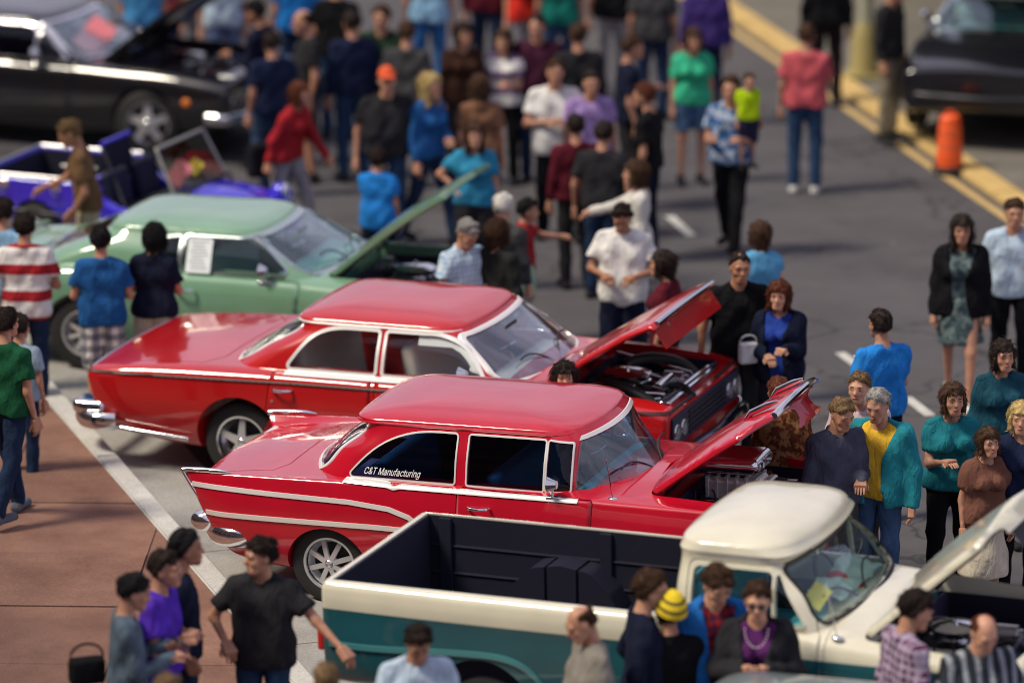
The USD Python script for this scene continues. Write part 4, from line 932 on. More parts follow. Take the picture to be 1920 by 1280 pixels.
def asphalt(path):
    return usdkit.material(stage, path, {
        "g": ("geometry", {}), "n1": ("noise_texture", {"scale": .9, "detail": 8, "roughness": .65}), "r1": ("rgb_ramp", {"ramp": [(.3, (.066, .062, .069)), (.7, (.102, .097, .106))]}),
        "n2": ("noise_texture", {"scale": 150.0, "detail": 3}), "r2": ("rgb_ramp", {"ramp": [(.3, (.66, .66, .66)), (.7, (1.3, 1.3, 1.3))]}),
        "mul": ("mix_color", {"blend_type": "multiply", "fac": .85, "use_clamp_result": False}),
        "nd": ("noise_texture", {"scale": 1.7, "detail": 4}), "dv": ("mix_color", {"blend_type": "linear_light", "fac": .35, "use_clamp_result": False}),
        "v": ("voronoi_texture", {"feature": "distance_to_edge", "scale": .42}), "vr": ("rgb_ramp", {"ramp": [(0.0, (.75, .75, .75)), (.012, (0, 0, 0))]}),
        "cr": ("mix_color", {"b": (.022, .021, .023)}),
        "n3": ("noise_texture", {"scale": .8, "detail": 4}), "r3": ("rgb_ramp", {"ramp": [(.60, (0, 0, 0)), (.72, (.5, .5, .5))]}), "oil": ("mix_color", {"b": (.028, .026, .030)}),
        "n4": ("noise_texture", {"scale": 5.5, "detail": 2}), "r4": ("rgb_ramp", {"ramp": [(.735, (0, 0, 0)), (.76, (.6, .6, .6))]}), "sp": ("mix_color", {"b": (.25, .24, .23)}),
        "b": ("bump", {"strength": .5, "distance": .01}), "p": ("principled_bsdf", {"roughness": .88, "specular_ior_level": .3})},
        [("g.position", "n1.vector"), ("n1.fac", "r1.fac"), ("g.position", "n2.vector"), ("n2.fac", "r2.fac"), ("r1.color", "mul.a"), ("r2.color", "mul.b"),
         ("g.position", "nd.vector"), ("g.position", "dv.a"), ("nd.color", "dv.b"), ("dv.result", "v.vector"), ("v.distance", "vr.fac"), ("vr.color", "cr.fac"), ("mul.result", "cr.a"),
         ("g.position", "n3.vector"), ("n3.fac", "r3.fac"), ("r3.color", "oil.fac"), ("cr.result", "oil.a"), ("g.position", "n4.vector"), ("n4.fac", "r4.fac"), ("r4.color", "sp.fac"), ("oil.result", "sp.a"),
         ("sp.result", "p.base_color"), ("n2.fac", "b.height"), ("b.normal", "p.normal")], surface="p.BSDF")
ASPHALT = mat("asphalt", asphalt)
CONCRETE = ground_mat("gutter_concrete", [(.26, .25, .235), (.36, .35, .33)], 1.5, .25, .85, 90, .5)
KERB = ground_mat("kerb_concrete", [(.44, .43, .41), (.56, .55, .52)], 3, .25, .85, 90, .3)
BRICKS = [ground_mat("red_paving_%d" % k, [tuple(c * f for c in (.165, .083, .060)), tuple(c * f for c in (.275, .150, .108))], 1.4, .3, .85, 80, .35) for k, f in enumerate((.92, 1.0, 1.08))]
FOOTWAY = ground_mat("far_footway", [(.13, .12, .105), (.19, .175, .155)], 2, .3)
YELLOW = ground_mat("yellow_paint", [(.50, .34, .13), (.64, .46, .19)], 6, .2, .7, 60, .3)
WHITEP = ground_mat("white_paint", [(.40, .40, .37), (.58, .58, .55)], 7, .2, .7, 60, .25)

def setting():
    v = np.array([(-200, -200, 0), (200, -200, 0), (200, 200, 0), (-200, 200, 0)], float)
    tag(UsdGeom.Mesh.Get(stage, part("/World", "road", (v, np.array([[0, 1, 2, 3]])), ASPHALT, False)), kind="structure")
    d = np.array([.309, -.951]); d /= np.linalg.norm(d); n = np.array([-d[1], d[0]]); o = np.array([-4.14, 1.42])
    L = lambda a, b, c, e: Polygon([o + d * a + n * c, o + d * b + n * c, o + d * b + n * e, o + d * a + n * e])
    g = sub("/World", "gutter"); tag(stage.GetPrimAtPath(g), kind="structure")
    for k in range(-8, 12): part(g, "slab", prism_z(L(k * 2.4 + .006, k * 2.4 + 2.394, .165, .86), -.05, .004), CONCRETE, False)
    kb = sub("/World", "kerb"); tag(stage.GetPrimAtPath(kb), kind="structure")
    for k in range(-8, 12):
        p = L(k * 2.4 + .004, k * 2.4 + 2.396, -.02, .16)
        part(kb, "kerb_stone", union([prism_z(p, -.1, .125), prism_z(p.buffer(-.014), .1, .138)]), KERB, 50)
    pv = sub("/World", "pavement"); tag(stage.GetPrimAtPath(pv), kind="structure")
    area = L(-14, 13, -7, -.025); r = random.Random(3)
    part(pv, "joint_filling", prism_z(area.intersection(Polygon([(-20, -12), (4, -12), (4, 7), (-20, 7)])), -.01, .116), ground_mat("paving_joint", [(.13, .075, .058), (.19, .11, .085)], 4, .2), False)
    for i in range(-9, 3):
        for j in range(-9, 8):
            c = Polygon([(i * 1.33 - .02 + .006, j * 1.325 - .80 + .006), (i * 1.33 + 1.318 - .02, j * 1.325 - .80 + .006), (i * 1.33 + 1.318 - .02, j * 1.325 + .518), (i * 1.33 + .006 - .02, j * 1.325 + .518)])
            c = affinity.rotate(c, -2, origin=(-4, 0)).intersection(area)
            if c.area > .02 and c.centroid.y > -11 and c.centroid.y < 6:
                part(pv, "paving_slab", prism_z(c, -.02, .128 + r.uniform(-.004, .004)), BRICKS[r.randrange(3)], False)
    # far side of the street
    d2 = np.array([.24, -.971]); d2 /= np.linalg.norm(d2); n2 = np.array([-d2[1], d2[0]]); o2 = np.array([3.24, 14.65])
    M = lambda a, b, c, e: Polygon([o2 + d2 * a + n2 * c, o2 + d2 * b + n2 * c, o2 + d2 * b + n2 * e, o2 + d2 * a + n2 * e])
    tag(UsdGeom.Mesh.Get(stage, part("/World", "kerb_line", prism_z(M(-39, 36, .0, .09), -.01, .004), YELLOW, False)), kind="structure")
    fk = sub("/World", "far_kerb"); tag(stage.GetPrimAtPath(fk), kind="structure")
    for k in range(-13, 12):
        p = M(k * 3.0 + .006, k * 3.0 + 2.994, .20, .50)
        part(fk, "kerb_stone", union([prism_z(p, -.1, .055), prism_z(p.buffer(-.016), .03, .064)]), YELLOW, 50)
    fp = sub("/World", "far_pavement"); tag(stage.GetPrimAtPath(fp), kind="structure")
    for k in range(-13, 12):
        for j in range(5): part(fp, "paving_slab", prism_z(M(k * 3.0 + .008, k * 3.0 + 2.992, .508 + j * 1.5, .508 + j * 1.5 + 1.488), -.02, .056), FOOTWAY, False)
    for k, (a, b) in enumerate((((-.77, 15.98), (-.48, 14.94)), ((.05, 13.2), (.34, 12.2)), ((1.57, 8.12), (1.76, 7.3)), ((2.94, 2.9), (3.13, 2.25)), ((3.42, 1.42), (3.58, .84)))):
        a, b = np.array(a), np.array(b); q = LineString([a, b]).buffer(.048, cap_style=2)
        tag(UsdGeom.Mesh.Get(stage, part("/World", "lane_dash", prism_z(q, -.01, .004), WHITEP, False)), kind="structure")
    # dark shop front beyond the far pavement
    w = thing("shop_front", "dark glazed shop front behind the black parked car across the street", "building")
    STONE = simple("dark_stone", (.035, .034, .036), .6, var=.25); GL = simple("dark_shop_glass", (.006, .008, .012), .08, spec=.4)
    part(w, "wall", prism_z(M(-40, 16, 5.4, 6.0), 0, 6.5), STONE)
    for k in range(-8, 5):
        part(w, "pilaster", prism_z(M(k * 3.4, k * 3.4 + .5, 5.22, 5.4), 0, 6.5), STONE)
        f = part(w, "window", prism_z(M(k * 3.4 + .62, k * 3.4 + 3.28, 5.34, 5.39), .7, 4.2), GL)
        part(f, "frame", union([prism_z(M(k * 3.4 + .58, k * 3.4 + 3.32, 5.30, 5.398), z, z + .08) for z in (.62, 2.3, 4.2)] + [prism_z(M(k * 3.4 + a, k * 3.4 + a + .06, 5.29, 5.398), .62, 4.28) for a in (.58, 1.9, 3.26)]), DARKMETAL)
    AW = simple("awning_canvas", (.02, .022, .035), .85, bump=.3)
    for k in range(-8, 5):
        q = M(k * 3.4 + .02, k * 3.4 + 3.38, 1.5, 5.3)
        a_ = part(w, "awning", prism_z(q, 3.3, 3.34), AW, False)
        part(a_, "valance", prism_z(M(k * 3.4 + .02, k * 3.4 + 3.38, 1.48, 1.5), 3.0, 3.34), AW, False)
    # the building on the near side of the street, whose terrace this view is taken from
    nb = thing("terrace_building", "brick building along the near pavement, outside the picture to the left", "building")
    BW = ground_mat("facade_brick", [(.13, .075, .06), (.19, .11, .085)], 2.0, .3, .85, 40, .3)
    part(nb, "wall", prism_z(L(-30, 60, -12, -9.6), 0, 10.6), BW, False)
    part(nb, "parapet", prism_z(L(-30, 60, -12.05, -9.55), 10.6, 10.8), KERB, False)
    for k in range(-9, 19):
        for z in (.8, 4.4, 7.6): part(nb, "window", prism_z(L(k * 3.1, k * 3.1 + 1.7, -9.6, -9.57), z, z + 2.1), GL, False)
    p = thing("lamp_post", "pale grey-green street lamp post with a yellowish base on the far kerb", "lamp post", (3.96, 14.55, .055))
    GP = simple("post_paint", (.34, .34, .25), .5)
    part(p, "pole", cyl((0, 0, .2), (0, 0, 6), .085, .06, 20), GP, 40)
    part(p, "base", union([cyl((0, 0, 0), (0, 0, .45), .17, .15, 20), cyl((0, 0, .45), (0, 0, .62), .15, .10, 20), mbox(-.2, .2, -.2, .2, 0, .06, .01)]), simple("post_yellow", (.36, .30, .12), .55), 30)
    part(p, "lantern", union([cyl((0, 0, 6), (0, 0, 6.4), .10, .2, 16), cyl((0, 0, 6.4), (0, 0, 6.6), .2, .05, 16)]), GP, 30)
    b = thing("traffic_barrel", "bright orange traffic barrel standing on the yellow kerb", "barrel", (4.52, 10.0, .05), size=(.52, .52, .58))
    OR = simple("orange_plastic", (.85, .11, .02), .45); WB = simple("reflective_band", (.80, .13, .04), .4)
    part(b, "drum", m3.Manifold.revolve(m3.CrossSection([[(0, .05), (.26, .05), (.265, .3), (.25, .31), (.245, .55), (.232, .56), (.225, .78), (.21, .79), (.20, .93), (.17, .97), (0, .98)]]), 32), OR, 30)
    for z0, r0 in ((.36, .252), (.61, .235)): part(b, "band", m3.Manifold.revolve(m3.CrossSection([[(r0 - .02, z0), (r0 + .001, z0), (r0 - .004, z0 + .12), (r0 - .02, z0 + .12)]]), 32), WB, 30)
    part(b, "base", cyl((0, 0, 0), (0, 0, .06), .36, .33, 24), RUBBER, 30)
    part(b, "handle", tube(curve([(-.1, 0, .96), (-.08, 0, 1.03), (.08, 0, 1.03), (.1, 0, .96)], 8), .018, 7), OR, 50)

# ------------------------------------------------------------------ people
def snet(fn, lo, hi, vox):
    """Surface of the zero set of fn on a grid (surface nets)."""
    ax = [np.arange(lo[k] - 1.5 * vox, hi[k] + 2.5 * vox, vox) for k in range(3)]
    X, Y, Z = np.meshgrid(*ax, indexing="ij")
    D = fn(np.stack([X, Y, Z], -1).astype(np.float32)).astype(np.float32)
    D[[0, -1]] = np.maximum(D[[0, -1]], vox); D[:, [0, -1]] = np.maximum(D[:, [0, -1]], vox); D[:, :, [0, -1]] = np.maximum(D[:, :, [0, -1]], vox)
    s = D < 0
    nx, ny, nz = D.shape
    acc = np.zeros((nx - 1, ny - 1, nz - 1, 3), np.float32); cnt = np.zeros((nx - 1, ny - 1, nz - 1), np.float32)
    off = np.array(list(np.ndindex(2, 2, 2)))
    sl = lambda o: tuple(slice(o[k], D.shape[k] - 1 + o[k]) for k in range(3))
    for i in range(8):
        for j in range(i + 1, 8):
            if np.abs(off[i] - off[j]).sum() != 1: continue
            a, b = D[sl(off[i])], D[sl(off[j])]
            c = (a < 0) != (b < 0)
            t = np.where(c, a / np.where(c, a - b, 1), 0)
            for k in range(3): acc[..., k] += c * (off[i][k] + t * (off[j][k] - off[i][k]))
            cnt += c
    m = cnt > 0
    idx = -np.ones(m.shape, np.int64); idx[m] = np.arange(m.sum())
    ijk = np.argwhere(m)
    V = (ijk + acc[m] / cnt[m][:, None]) * vox + [a[0] for a in ax]
    F = []
    for k in range(3):
        u, w = (k + 1) % 3, (k + 2) % 3
        A = np.take(s, range(0, D.shape[k] - 1), k); B = np.take(s, range(1, D.shape[k]), k)
        e = np.argwhere(A != B); e = e[(e[:, u] > 0) & (e[:, w] > 0) & (e[:, u] < D.shape[u] - 1) & (e[:, w] < D.shape[w] - 1)]
        if not len(e): continue
        flip = A[tuple(e.T)]
        q = []
        for du, dw in ((0, 0), (1, 0), (1, 1), (0, 1)):
            c = e.copy(); c[:, u] -= du; c[:, w] -= dw
            q.append(idx[tuple(c.T)])
        q = np.stack(q, 1); q[~flip] = q[~flip][:, ::-1]
        F.append(q)
    return V, np.vstack(F) if F else np.zeros((0, 4), int)
def smin(a, b, k):
    h = np.clip(0.5 + 0.5 * (b - a) / k, 0, 1)
    return b * (1 - h) + a * h - k * h * (1 - h)
def cap(P, a, b, r1, r2, sy=1.0):
    a = np.asarray(a, np.float32); b = np.asarray(b, np.float32)
    if sy != 1.0:
        P = P * np.array([1, sy, 1], np.float32); a = a * [1, sy, 1]; b = b * [1, sy, 1]
        a, b = a.astype(np.float32), b.astype(np.float32)
    d = b - a; q = P - a
    t = np.clip((q @ d) / (d @ d + 1e-9), 0, 1)
    return np.linalg.norm(q - t[..., None] * d, axis=-1) - (r1 + (r2 - r1) * t)
def ell(P, c, r):
    q = (P - np.asarray(c, np.float32)) / np.asarray(r, np.float32)
    l = np.linalg.norm(q, axis=-1)
    return (l - 1) * min(r)
SKIN = [(.50, .27, .18), (.42, .22, .145), (.33, .165, .10), (.17, .085, .055)]
HAIRC = dict(black=(.010, .009, .011), dark=(.022, .014, .012), brown=(.055, .028, .016), light=(.16, .10, .05), blond=(.45, .33, .14), grey=(.28, .27, .26), white=(.62, .60, .56), red=(.10, .03, .015))
def cloth(c1, pat=None, c2=None, sc=1.0):
    """Woven cloth: plain, striped, checked or printed, with a little fading."""
    key = "cloth_" + "_".join("%03d" % int(x * 999) for x in c1) + ("_%s" % pat if pat else "") + ("_" + "_".join("%03d" % int(x * 999) for x in c2) if c2 else "") + "_%d" % int(sc * 100)
    def fn(path):
        N = {"tc": ("texture_coordinate", {}), "n": ("noise_texture", {"scale": 9.0, "detail": 4}), "r": ("rgb_ramp", {"ramp": [(.3, (.82, .82, .82)), (.7, (1.12, 1.12, 1.12))]}),
             "m": ("mix_color", {"blend_type": "multiply", "fac": 1.0, "a": c1, "use_clamp_result": False}), "p": ("principled_bsdf", {"roughness": .9, "specular_ior_level": .10}),
             "mp": ("mapping", {"scale": (1, 1, .45)}), "nb": ("noise_texture", {"scale": 15.0, "detail": 5, "distortion": .8}), "b": ("bump", {"strength": .8, "distance": .035})}
        Lk = [("tc.object", "n.vector"), ("n.fac", "r.fac"), ("r.color", "m.b"), ("m.result", "p.base_color"), ("tc.object", "mp.vector"), ("mp.vector", "nb.vector"), ("nb.fac", "b.height"), ("b.normal", "p.normal")]
        def stripes(nm, axis, scale, lo=.5):
            N[nm] = ("wave_texture", {"wave_type": "bands", "bands_direction": axis, "scale": scale, "distortion": .25, "detail": 1.0})
            N[nm + "r"] = ("rgb_ramp", {"ramp": [(lo, (0, 0, 0)), (lo + .08, (1, 1, 1))]})
            Lk.append(("tc.object", nm + ".vector")); Lk.append((nm + ".fac", nm + "r.fac"))
        if pat in ("hstripe", "vstripe"):
            stripes("w", "z" if pat == "hstripe" else "x", 2.2 * sc, .62)
            N["c"] = ("mix_color", {"a": c1, "b": c2}); Lk += [("wr.color", "c.fac"), ("c.result", "m.a")]
        elif pat in ("plaid", "check"):
            stripes("w", "z", 3.2 * sc, .45); stripes("v", "x", 3.2 * sc, .45)
            N["c"] = ("mix_color", {"a": c1, "b": c2}); N["c2"] = ("mix_color", {"b": c2}); N["h"] = ("math", {"math_type": "multiply", "value2": .6}); N["h2"] = ("math", {"math_type": "multiply", "value2": .6})
            Lk += [("wr.color", "h.value1"), ("h.value", "c.fac"), ("vr.color", "h2.value1"), ("h2.value", "c2.fac"), ("c.result", "c2.a"), ("c2.result", "m.a")]
        elif pat == "print":
            N["w"] = ("noise_texture", {"scale": 14.0 * sc, "detail": 2}); N["wr"] = ("rgb_ramp", {"ramp": [(.47, (0, 0, 0)), (.55, (1, 1, 1))]}); N["c"] = ("mix_color", {"a": c1, "b": c2})
            Lk += [("tc.object", "w.vector"), ("w.fac", "wr.fac"), ("wr.color", "c.fac"), ("c.result", "m.a")]
        return usdkit.material(stage, path, N, Lk, surface="p.BSDF")
    return mat(key, fn)
def skin(i):
    c = SKIN[i]
    def fn(path):
        return usdkit.material(stage, path, {"tc": ("texture_coordinate", {}), "n": ("noise_texture", {"scale": 22.0, "detail": 4}), "r": ("rgb_ramp", {"ramp": [(.3, tuple(x * f for x, f in zip(c, (.9, .82, .8)))), (.7, tuple(x * f for x, f in zip(c, (1.08, 1.08, 1.08))))]}),
            "p": ("principled_bsdf", {"roughness": .5, "specular_ior_level": .4, "subsurface_weight": .12, "subsurface_scale": .01, "subsurface_radius": (1, .35, .2)})},
            [("tc.object", "n.vector"), ("n.fac", "r.fac"), ("r.color", "p.base_color")], surface="p.BSDF")
    return mat("skin_%d" % i, fn)
ARMS = dict(down=((.05, .02, -.29), (.02, -.07, -.25)), crossed=((.06, -.06, -.27), (-.235, -.13, .05)), hold=((.03, -.06, -.28), (-.08, -.225, .07)), clasp=((.07, -.02, -.28), (-.16, -.19, -.02)),
            pocket=((.11, .07, -.26), (-.05, -.11, -.22)), hip=((.19, .09, -.20), (-.17, -.13, -.13)), back=((.04, .10, -.27), (-.12, .10, -.22)), swing=((.05, -.10, -.27), (.0, -.16, -.19)), swingb=((.06, .13, -.26), (.03, .04, -.25)), face=((.02, -.16, -.24), (-.07, -.06, .25)), out=((.22, -.06, -.19), (.20, -.12, -.09)))
def hand(wr, d, palm, s, sc):
    """Palm, four fingers of unequal length and a thumb, lightly curled; d along the hand, palm the way the palm faces."""
    d = d / np.linalg.norm(d); palm = palm - d * (palm @ d); palm /= np.linalg.norm(palm) + 1e-9
    sd = np.cross(d, palm) * s
    ms = []
    P = lambda a, b, c: wr + sc * (a * d + b * sd + c * palm)
    pv = np.array([P(a, b, c) for a in (.0, .085) for b in ((-.026 if a == 0 else -.038), (.026 if a == 0 else .038)) for c in (-.014, .014)])
    sp = trimesh.creation.icosphere(1, .012 * sc)
    ms.append(trimesh.convex.convex_hull(np.vstack([sp.vertices + p for p in pv])))
    for k, (b, L) in enumerate(((.030, .066), (.010, .076), (-.010, .070), (-.029, .054))):
        p0 = P(.082, b, 0); p1 = P(.082 + L * .52, b * 1.1, .012); p2 = P(.082 + L * .88, b * 1.1, .036); 
        ms.append(tube([p0, p1, p2], [.0095 * sc, .0088 * sc, .006 * sc], 6))
    ms.append(tube([P(.02, .030, .004), P(.055, .056, .016), P(.085, .060, .030)], [.012 * sc, .0105 * sc, .007 * sc], 6))
    return ms
def strands(parent, m, RH, hs, hk, mt, seed, n):
    """Loose hairs lying over the hair's mass, so that its outline and hairline are soft."""
    g = np.random.default_rng(seed)
    tri = m.triangles; a = m.area_faces; i = g.choice(len(a), n, p=a / a.sum())
    u, w = g.random(n), g.random(n); q = u + w > 1; u[q], w[q] = 1 - u[q], 1 - w[q]
    P = tri[i, 0] + u[:, None] * (tri[i, 1] - tri[i, 0]) + w[:, None] * (tri[i, 2] - tri[i, 0])
    N = m.face_normals[i]
    c = np.array([0, .55, -.75]) @ RH.T if hk not in ("short", "thick", "buzz") else np.array([.15, -.25, -.55]) @ RH.T
    T = c + g.normal(0, .38, (n, 3)); T -= N * (T * N).sum(1, keepdims=True) * .9
    T /= np.linalg.norm(T, axis=1, keepdims=True) + 1e-9
    L = hs * g.uniform(.5, 1.2, n)[:, None] * {"buzz": .012, "balding": .02, "long": .08, "bob": .06, "thick": .036}.get(hk, .032)
    pts = np.stack([P - N * .004, P + T * L * .5 + N * L * .18, P + T * L + N * L * .06], 1).reshape(-1, 3)
    cv = UsdGeom.BasisCurves.Define(stage, free(parent, "hair_strands"))
    cv.CreateTypeAttr("linear"); cv.CreatePointsAttr(Vt.Vec3fArray.FromNumpy(pts.astype(np.float32)))
    cv.CreateCurveVertexCountsAttr(Vt.IntArray.FromNumpy(np.full(n, 3, np.int32)))
    cv.CreateWidthsAttr(Vt.FloatArray.FromNumpy(np.tile(np.array([.0034, .0028, .0011], np.float32) * hs, n))); cv.SetWidthsInterpolation("vertex")
    UsdShade.MaterialBindingAPI.Apply(cv.GetPrim()).Bind(mt); tag(cv, kind="stuff")
def person(row):
    x, y, z, h, face, label, o = row
    lod = o.get("lod", 0); group = o.get("group")
    k = h / 1.75
    kid = o.get("kid", 0)
    vox = (.022, .017, .0135)[min(lod, 2)]
    W = o.get("w", 1.0); fem = o.get("fem", 0)
    t = thing("person", label, "person", (x, y, z), face, 0, group)
    V3 = lambda *a: np.array(a, float) * k
    shw = (.185 if not fem else .158) * (.92 if kid else 1) * (0.6 + .4 * W)
    lean = o.get("lean", 0.0)                    # forward lean of the trunk
    side = o.get("side", 0.0)
    def tr(p):
        p = np.array(p, float)
        if p[2] > .95:
            q = p[2] - .95; p = p + np.array([side * q, -q * math.sin(lean), -q * (1 - math.cos(lean))])
        return p * k
    leg = o.get("legs", "stand")
    hipx = .088
    st = {"stand": ((.105, 0, 0), (.115, .0, 0)), "walk": ((.09, -.28, 0), (.09, .24, 0)), "wide": ((.18, -.03, 0), (.18, .06, 0)), "ease": ((.10, .02, 0), (.17, -.10, 0))}[leg]
    J = {}
    for i, s in enumerate((1, -1)):
        fx, fy, _ = st[i]
        J["hip", s] = V3(s * hipx, 0, .93); J["ank", s] = V3(s * fx, fy + .02, .085 + (.05 if leg == "walk" and fy > 0 else 0))
        J["knee", s] = (J["hip", s] + J["ank", s]) / 2 + V3(s * .012, -.03 - (.03 if leg == "walk" and fy > 0 else 0), .03)
    arms = o.get("arms", ("down", "down"))       # person's left, right
    for s, a in zip((1, -1), arms):
        sh = tr((s * shw, 0.01, 1.398)); J["sh", s] = sh
        e, w = ARMS[a] if isinstance(a, str) else a
        wide = (W - 1) * .22
        J["el", s] = sh + V3(s * (e[0] + wide), e[1], e[2]); J["wr", s] = J["el", s] + V3(s * w[0], w[1], w[2])
    neck0, neck1 = tr((0, .015, 1.43)), tr((0, -.015, 1.55))
    nod, hy = o.get("nod", 0.0), o.get("hy", 0.0)
    hc = neck1 + np.array([0, -.030 * math.cos(hy) - .05 * nod, .070 - .03 * nod]) * k * (1.0 if not kid else 1.0)
    hs = k * (1.005 if not kid else 1.13)
    smat = skin(o.get("skin", 1))
    belly = o.get("belly", 0.0)
    def torso(P, g=0.0):
        d = cap(P, tr((-.09 * W, 0, 1.30)), tr((.09 * W, 0, 1.30)), (.125 + g) * k, (.125 + g) * k, 1.30)
        for s in (1, -1): d = smin(d, cap(P, tr((s * .035, .02, 1.435)), tr((s * shw * .92, .01, 1.385)), (.058 + g) * k, (.050 + g) * k), .05 * k)
        d = smin(d, cap(P, tr((-.055 * W, -.01 - belly * .05, 1.10)), tr((.055 * W, -.01 - belly * .05, 1.10)), (.115 * (1 if not fem else .92) + belly * .05 + g) * k, (.115 * (1 if not fem else .92) + belly * .05 + g) * k, 1.25), .09 * k)
        d = smin(d, cap(P, V3(-.07, .01, .96), V3(.07, .01, .96), (.12 + g) * k * (1.05 if fem else 1), (.12 + g) * k * (1.05 if fem else 1), 1.2), .08 * k)
        if fem == 1:
            for s in (1, -1): d = smin(d, ell(P, tr((s * .068, -.105, 1.275)), (.062 * k + g, .055 * k + g, .06 * k + g)), .03 * k)
        return d
    def arm(P, s, g=0.0, upto=2):
        d = cap(P, J["sh", s], J["el", s], (.050 * (.9 + .1 * W) + g) * k, (.040 + g) * k)
        if upto > 1: d = smin(d, cap(P, J["el", s], J["wr", s], (.040 + g) * k, (.027 + g) * k), .02 * k)
        return d
    def legd(P, s, g=0.0):
        d = cap(P, J["hip", s], J["knee", s], (.088 + g) * k, (.056 + g) * k)
        return smin(d, cap(P, J["knee", s], J["ank", s], (.055 + g) * k, (.036 + g) * k), .03 * k)
    def box(keys, r, extra=()):
        p = np.array([J[q] for q in keys] + list(extra)); return p.min(0) - r * k, p.max(0) + r * k
    # --- skin: neck, arms, legs and head as one figure
    def fbody(P):
        d = cap(P, neck0, neck1 + [0, 0, .02 * k], .060 * k, .053 * k)
        d = smin(d, torso(P, -.012), .04 * k)
        for s in (1, -1):
            d = smin(d, arm(P, s, -.004), .02 * k)
            d = smin(d, legd(P, s, -.006), .03 * k)
        return d
    lo, hi = box([(a, s) for a in ("sh", "el", "wr", "ank", "knee") for s in (1, -1)], .17, [tr((0, 0, 1.58)), V3(0, 0, .05)])
    ms = [to_tm(snet(fbody, lo, hi, max(vox, .018)))]
    cy, sy = math.cos(hy), math.sin(hy); cn, sn_ = math.cos(nod), math.sin(nod)
    Rz = np.array([[cy, -sy, 0], [sy, cy, 0], [0, 0, 1]]); Rx = np.array([[1, 0, 0], [0, cn, -sn_], [0, sn_, cn]])
    RH = Rz @ Rx                                 # nod turns the face downwards
    bald = o["hair"][0] in ("bald",)
    def fhead(P):                                # local head frame, face towards -y, unit head
        d = ell(P, (0, .012, .028), (.074, .094, .092))
        d = smin(d, ell(P, (0, -.022, -.038), (.056, .068, .076)), .04)
        d = smin(d, cap(P, (-.02, -.070, -.088), (.02, -.070, -.088), .022, .022), .03)
        d = smin(d, cap(P, (0, -.082, .012), (0, -.106, -.022), .009, .0145), .014)
        d = smin(d, cap(P, (-.045, -.078, .028), (.045, -.078, .028), .012, .012), .018)
        d = smin(d, cap(P, (-.017, -.088, -.056), (.017, -.088, -.056), .009, .009), .010)
        for s in (1, -1):
            d = -smin(-d, ell(P, (s * .031, -.099, .008), (.015, .011, .008)), .010)
            d = smin(d, ell(P, (s * .077, .014, -.006), (.010, .022, .033)), .010)
            d = smin(d, ell(P, (s * .045, -.060, -.024), (.018, .018, .018)), .02)
        return d
    hv = (.0135, .0095, .0078)[min(lod, 2)]
    v, f = snet(fhead, (-.095, -.13, -.125), (.095, .115, .13), hv)
    toh = lambda v: (np.asarray(v) * hs) @ RH.T + hc
    ms.append(to_tm((toh(v), f)))
    for s in (1, -1):
        d = J["wr", s] - J["el", s]; c = np.cross(d, [0, 0, 1.0])
        palm = np.array([-s * 1.0, -.2, .1]) if abs(d[2]) > .6 * np.linalg.norm(d) else np.array([0, 0, -1.0]) if o.get("palm", 0) == 0 else np.array([0, 1.0, 0])
        ms += hand(J["wr", s] - d / np.linalg.norm(d) * .01 * k, d + np.array([0, 0, -.03 * k]), palm, s, k)
    body = cat_(ms)
    part(t, "body", body, smat, True)
    # --- face details
    if lod >= 1 or not o.get("back", 0):
        EY = simple("eye_dark", (.05, .035, .03), .2, spec=.7); LIP = simple("lips", (.33, .11, .09), .5)
        eyes = ([trimesh.Trimesh(toh(trimesh.creation.icosphere(1, .0075).vertices * [1.25, .8, .7] + [s * .031, -.083, .008]), trimesh.creation.icosphere(1, .0075).faces, process=False) for s in (1, -1)])
        for e_ in eyes: part(t, "eye", e_, EY, True)
        part(t, "mouth", tube(toh([(-.022, -.094, -.056), (-.008, -.0985, -.054), (.008, -.0985, -.054), (.022, -.094, -.056)]), .0042 * hs, 6), LIP, True)
        hcol = HAIRC[o["hair"][1]]
        for b_ in ([tube(toh([(s * .014, -.0925, .030), (s * .033, -.0915, .036), (s * .050, -.080, .030)]), [.0035 * hs, .0042 * hs, .0025 * hs], 5) for s in (1, -1)]): part(t, "eyebrow", b_, simple("brow_" + o["hair"][1], hcol, .6, spec=.15), True)
    # --- hair
    hk, hcname = o["hair"][0], o["hair"][1]
    HM = simple("hair_" + hcname, HAIRC[hcname], .6, spec=.15, var=.4, vscale=45, bump=.7, bscale=70)
    rr = random.Random(int(x * 1000) ^ int(y * 777)); ph = rr.uniform(0, 6)
    def fhair(P):
        n = .005 * np.sin(P[..., 0] * 85 + ph + 2 * np.sin(P[..., 2] * 40)) + .005 * np.sin(P[..., 1] * 70 + ph * 2 + P[..., 2] * 50)
        th = {"short": .013, "balding": .006, "buzz": .005, "long": .018, "bob": .02, "cap": .010, "hat": .010, "thick": .015, "bun": .014}.get(hk, .013)
        d = ell(P, (0, .014, .032), (.074 + th, .094 + th, .092 + th)) + n
        face_ = .030 - P[..., 1] * .0 - (P[..., 1] + .03) * .95       # hairline: high in front, low behind
        hair_floor = np.where(P[..., 1] < -.02, .074 + .006 * np.sin(P[..., 0] * 33 + ph) - 6.0 * P[..., 0] ** 2, np.where(P[..., 1] < .04, .060 - (P[..., 1] + .02) * 1.6, -.04))
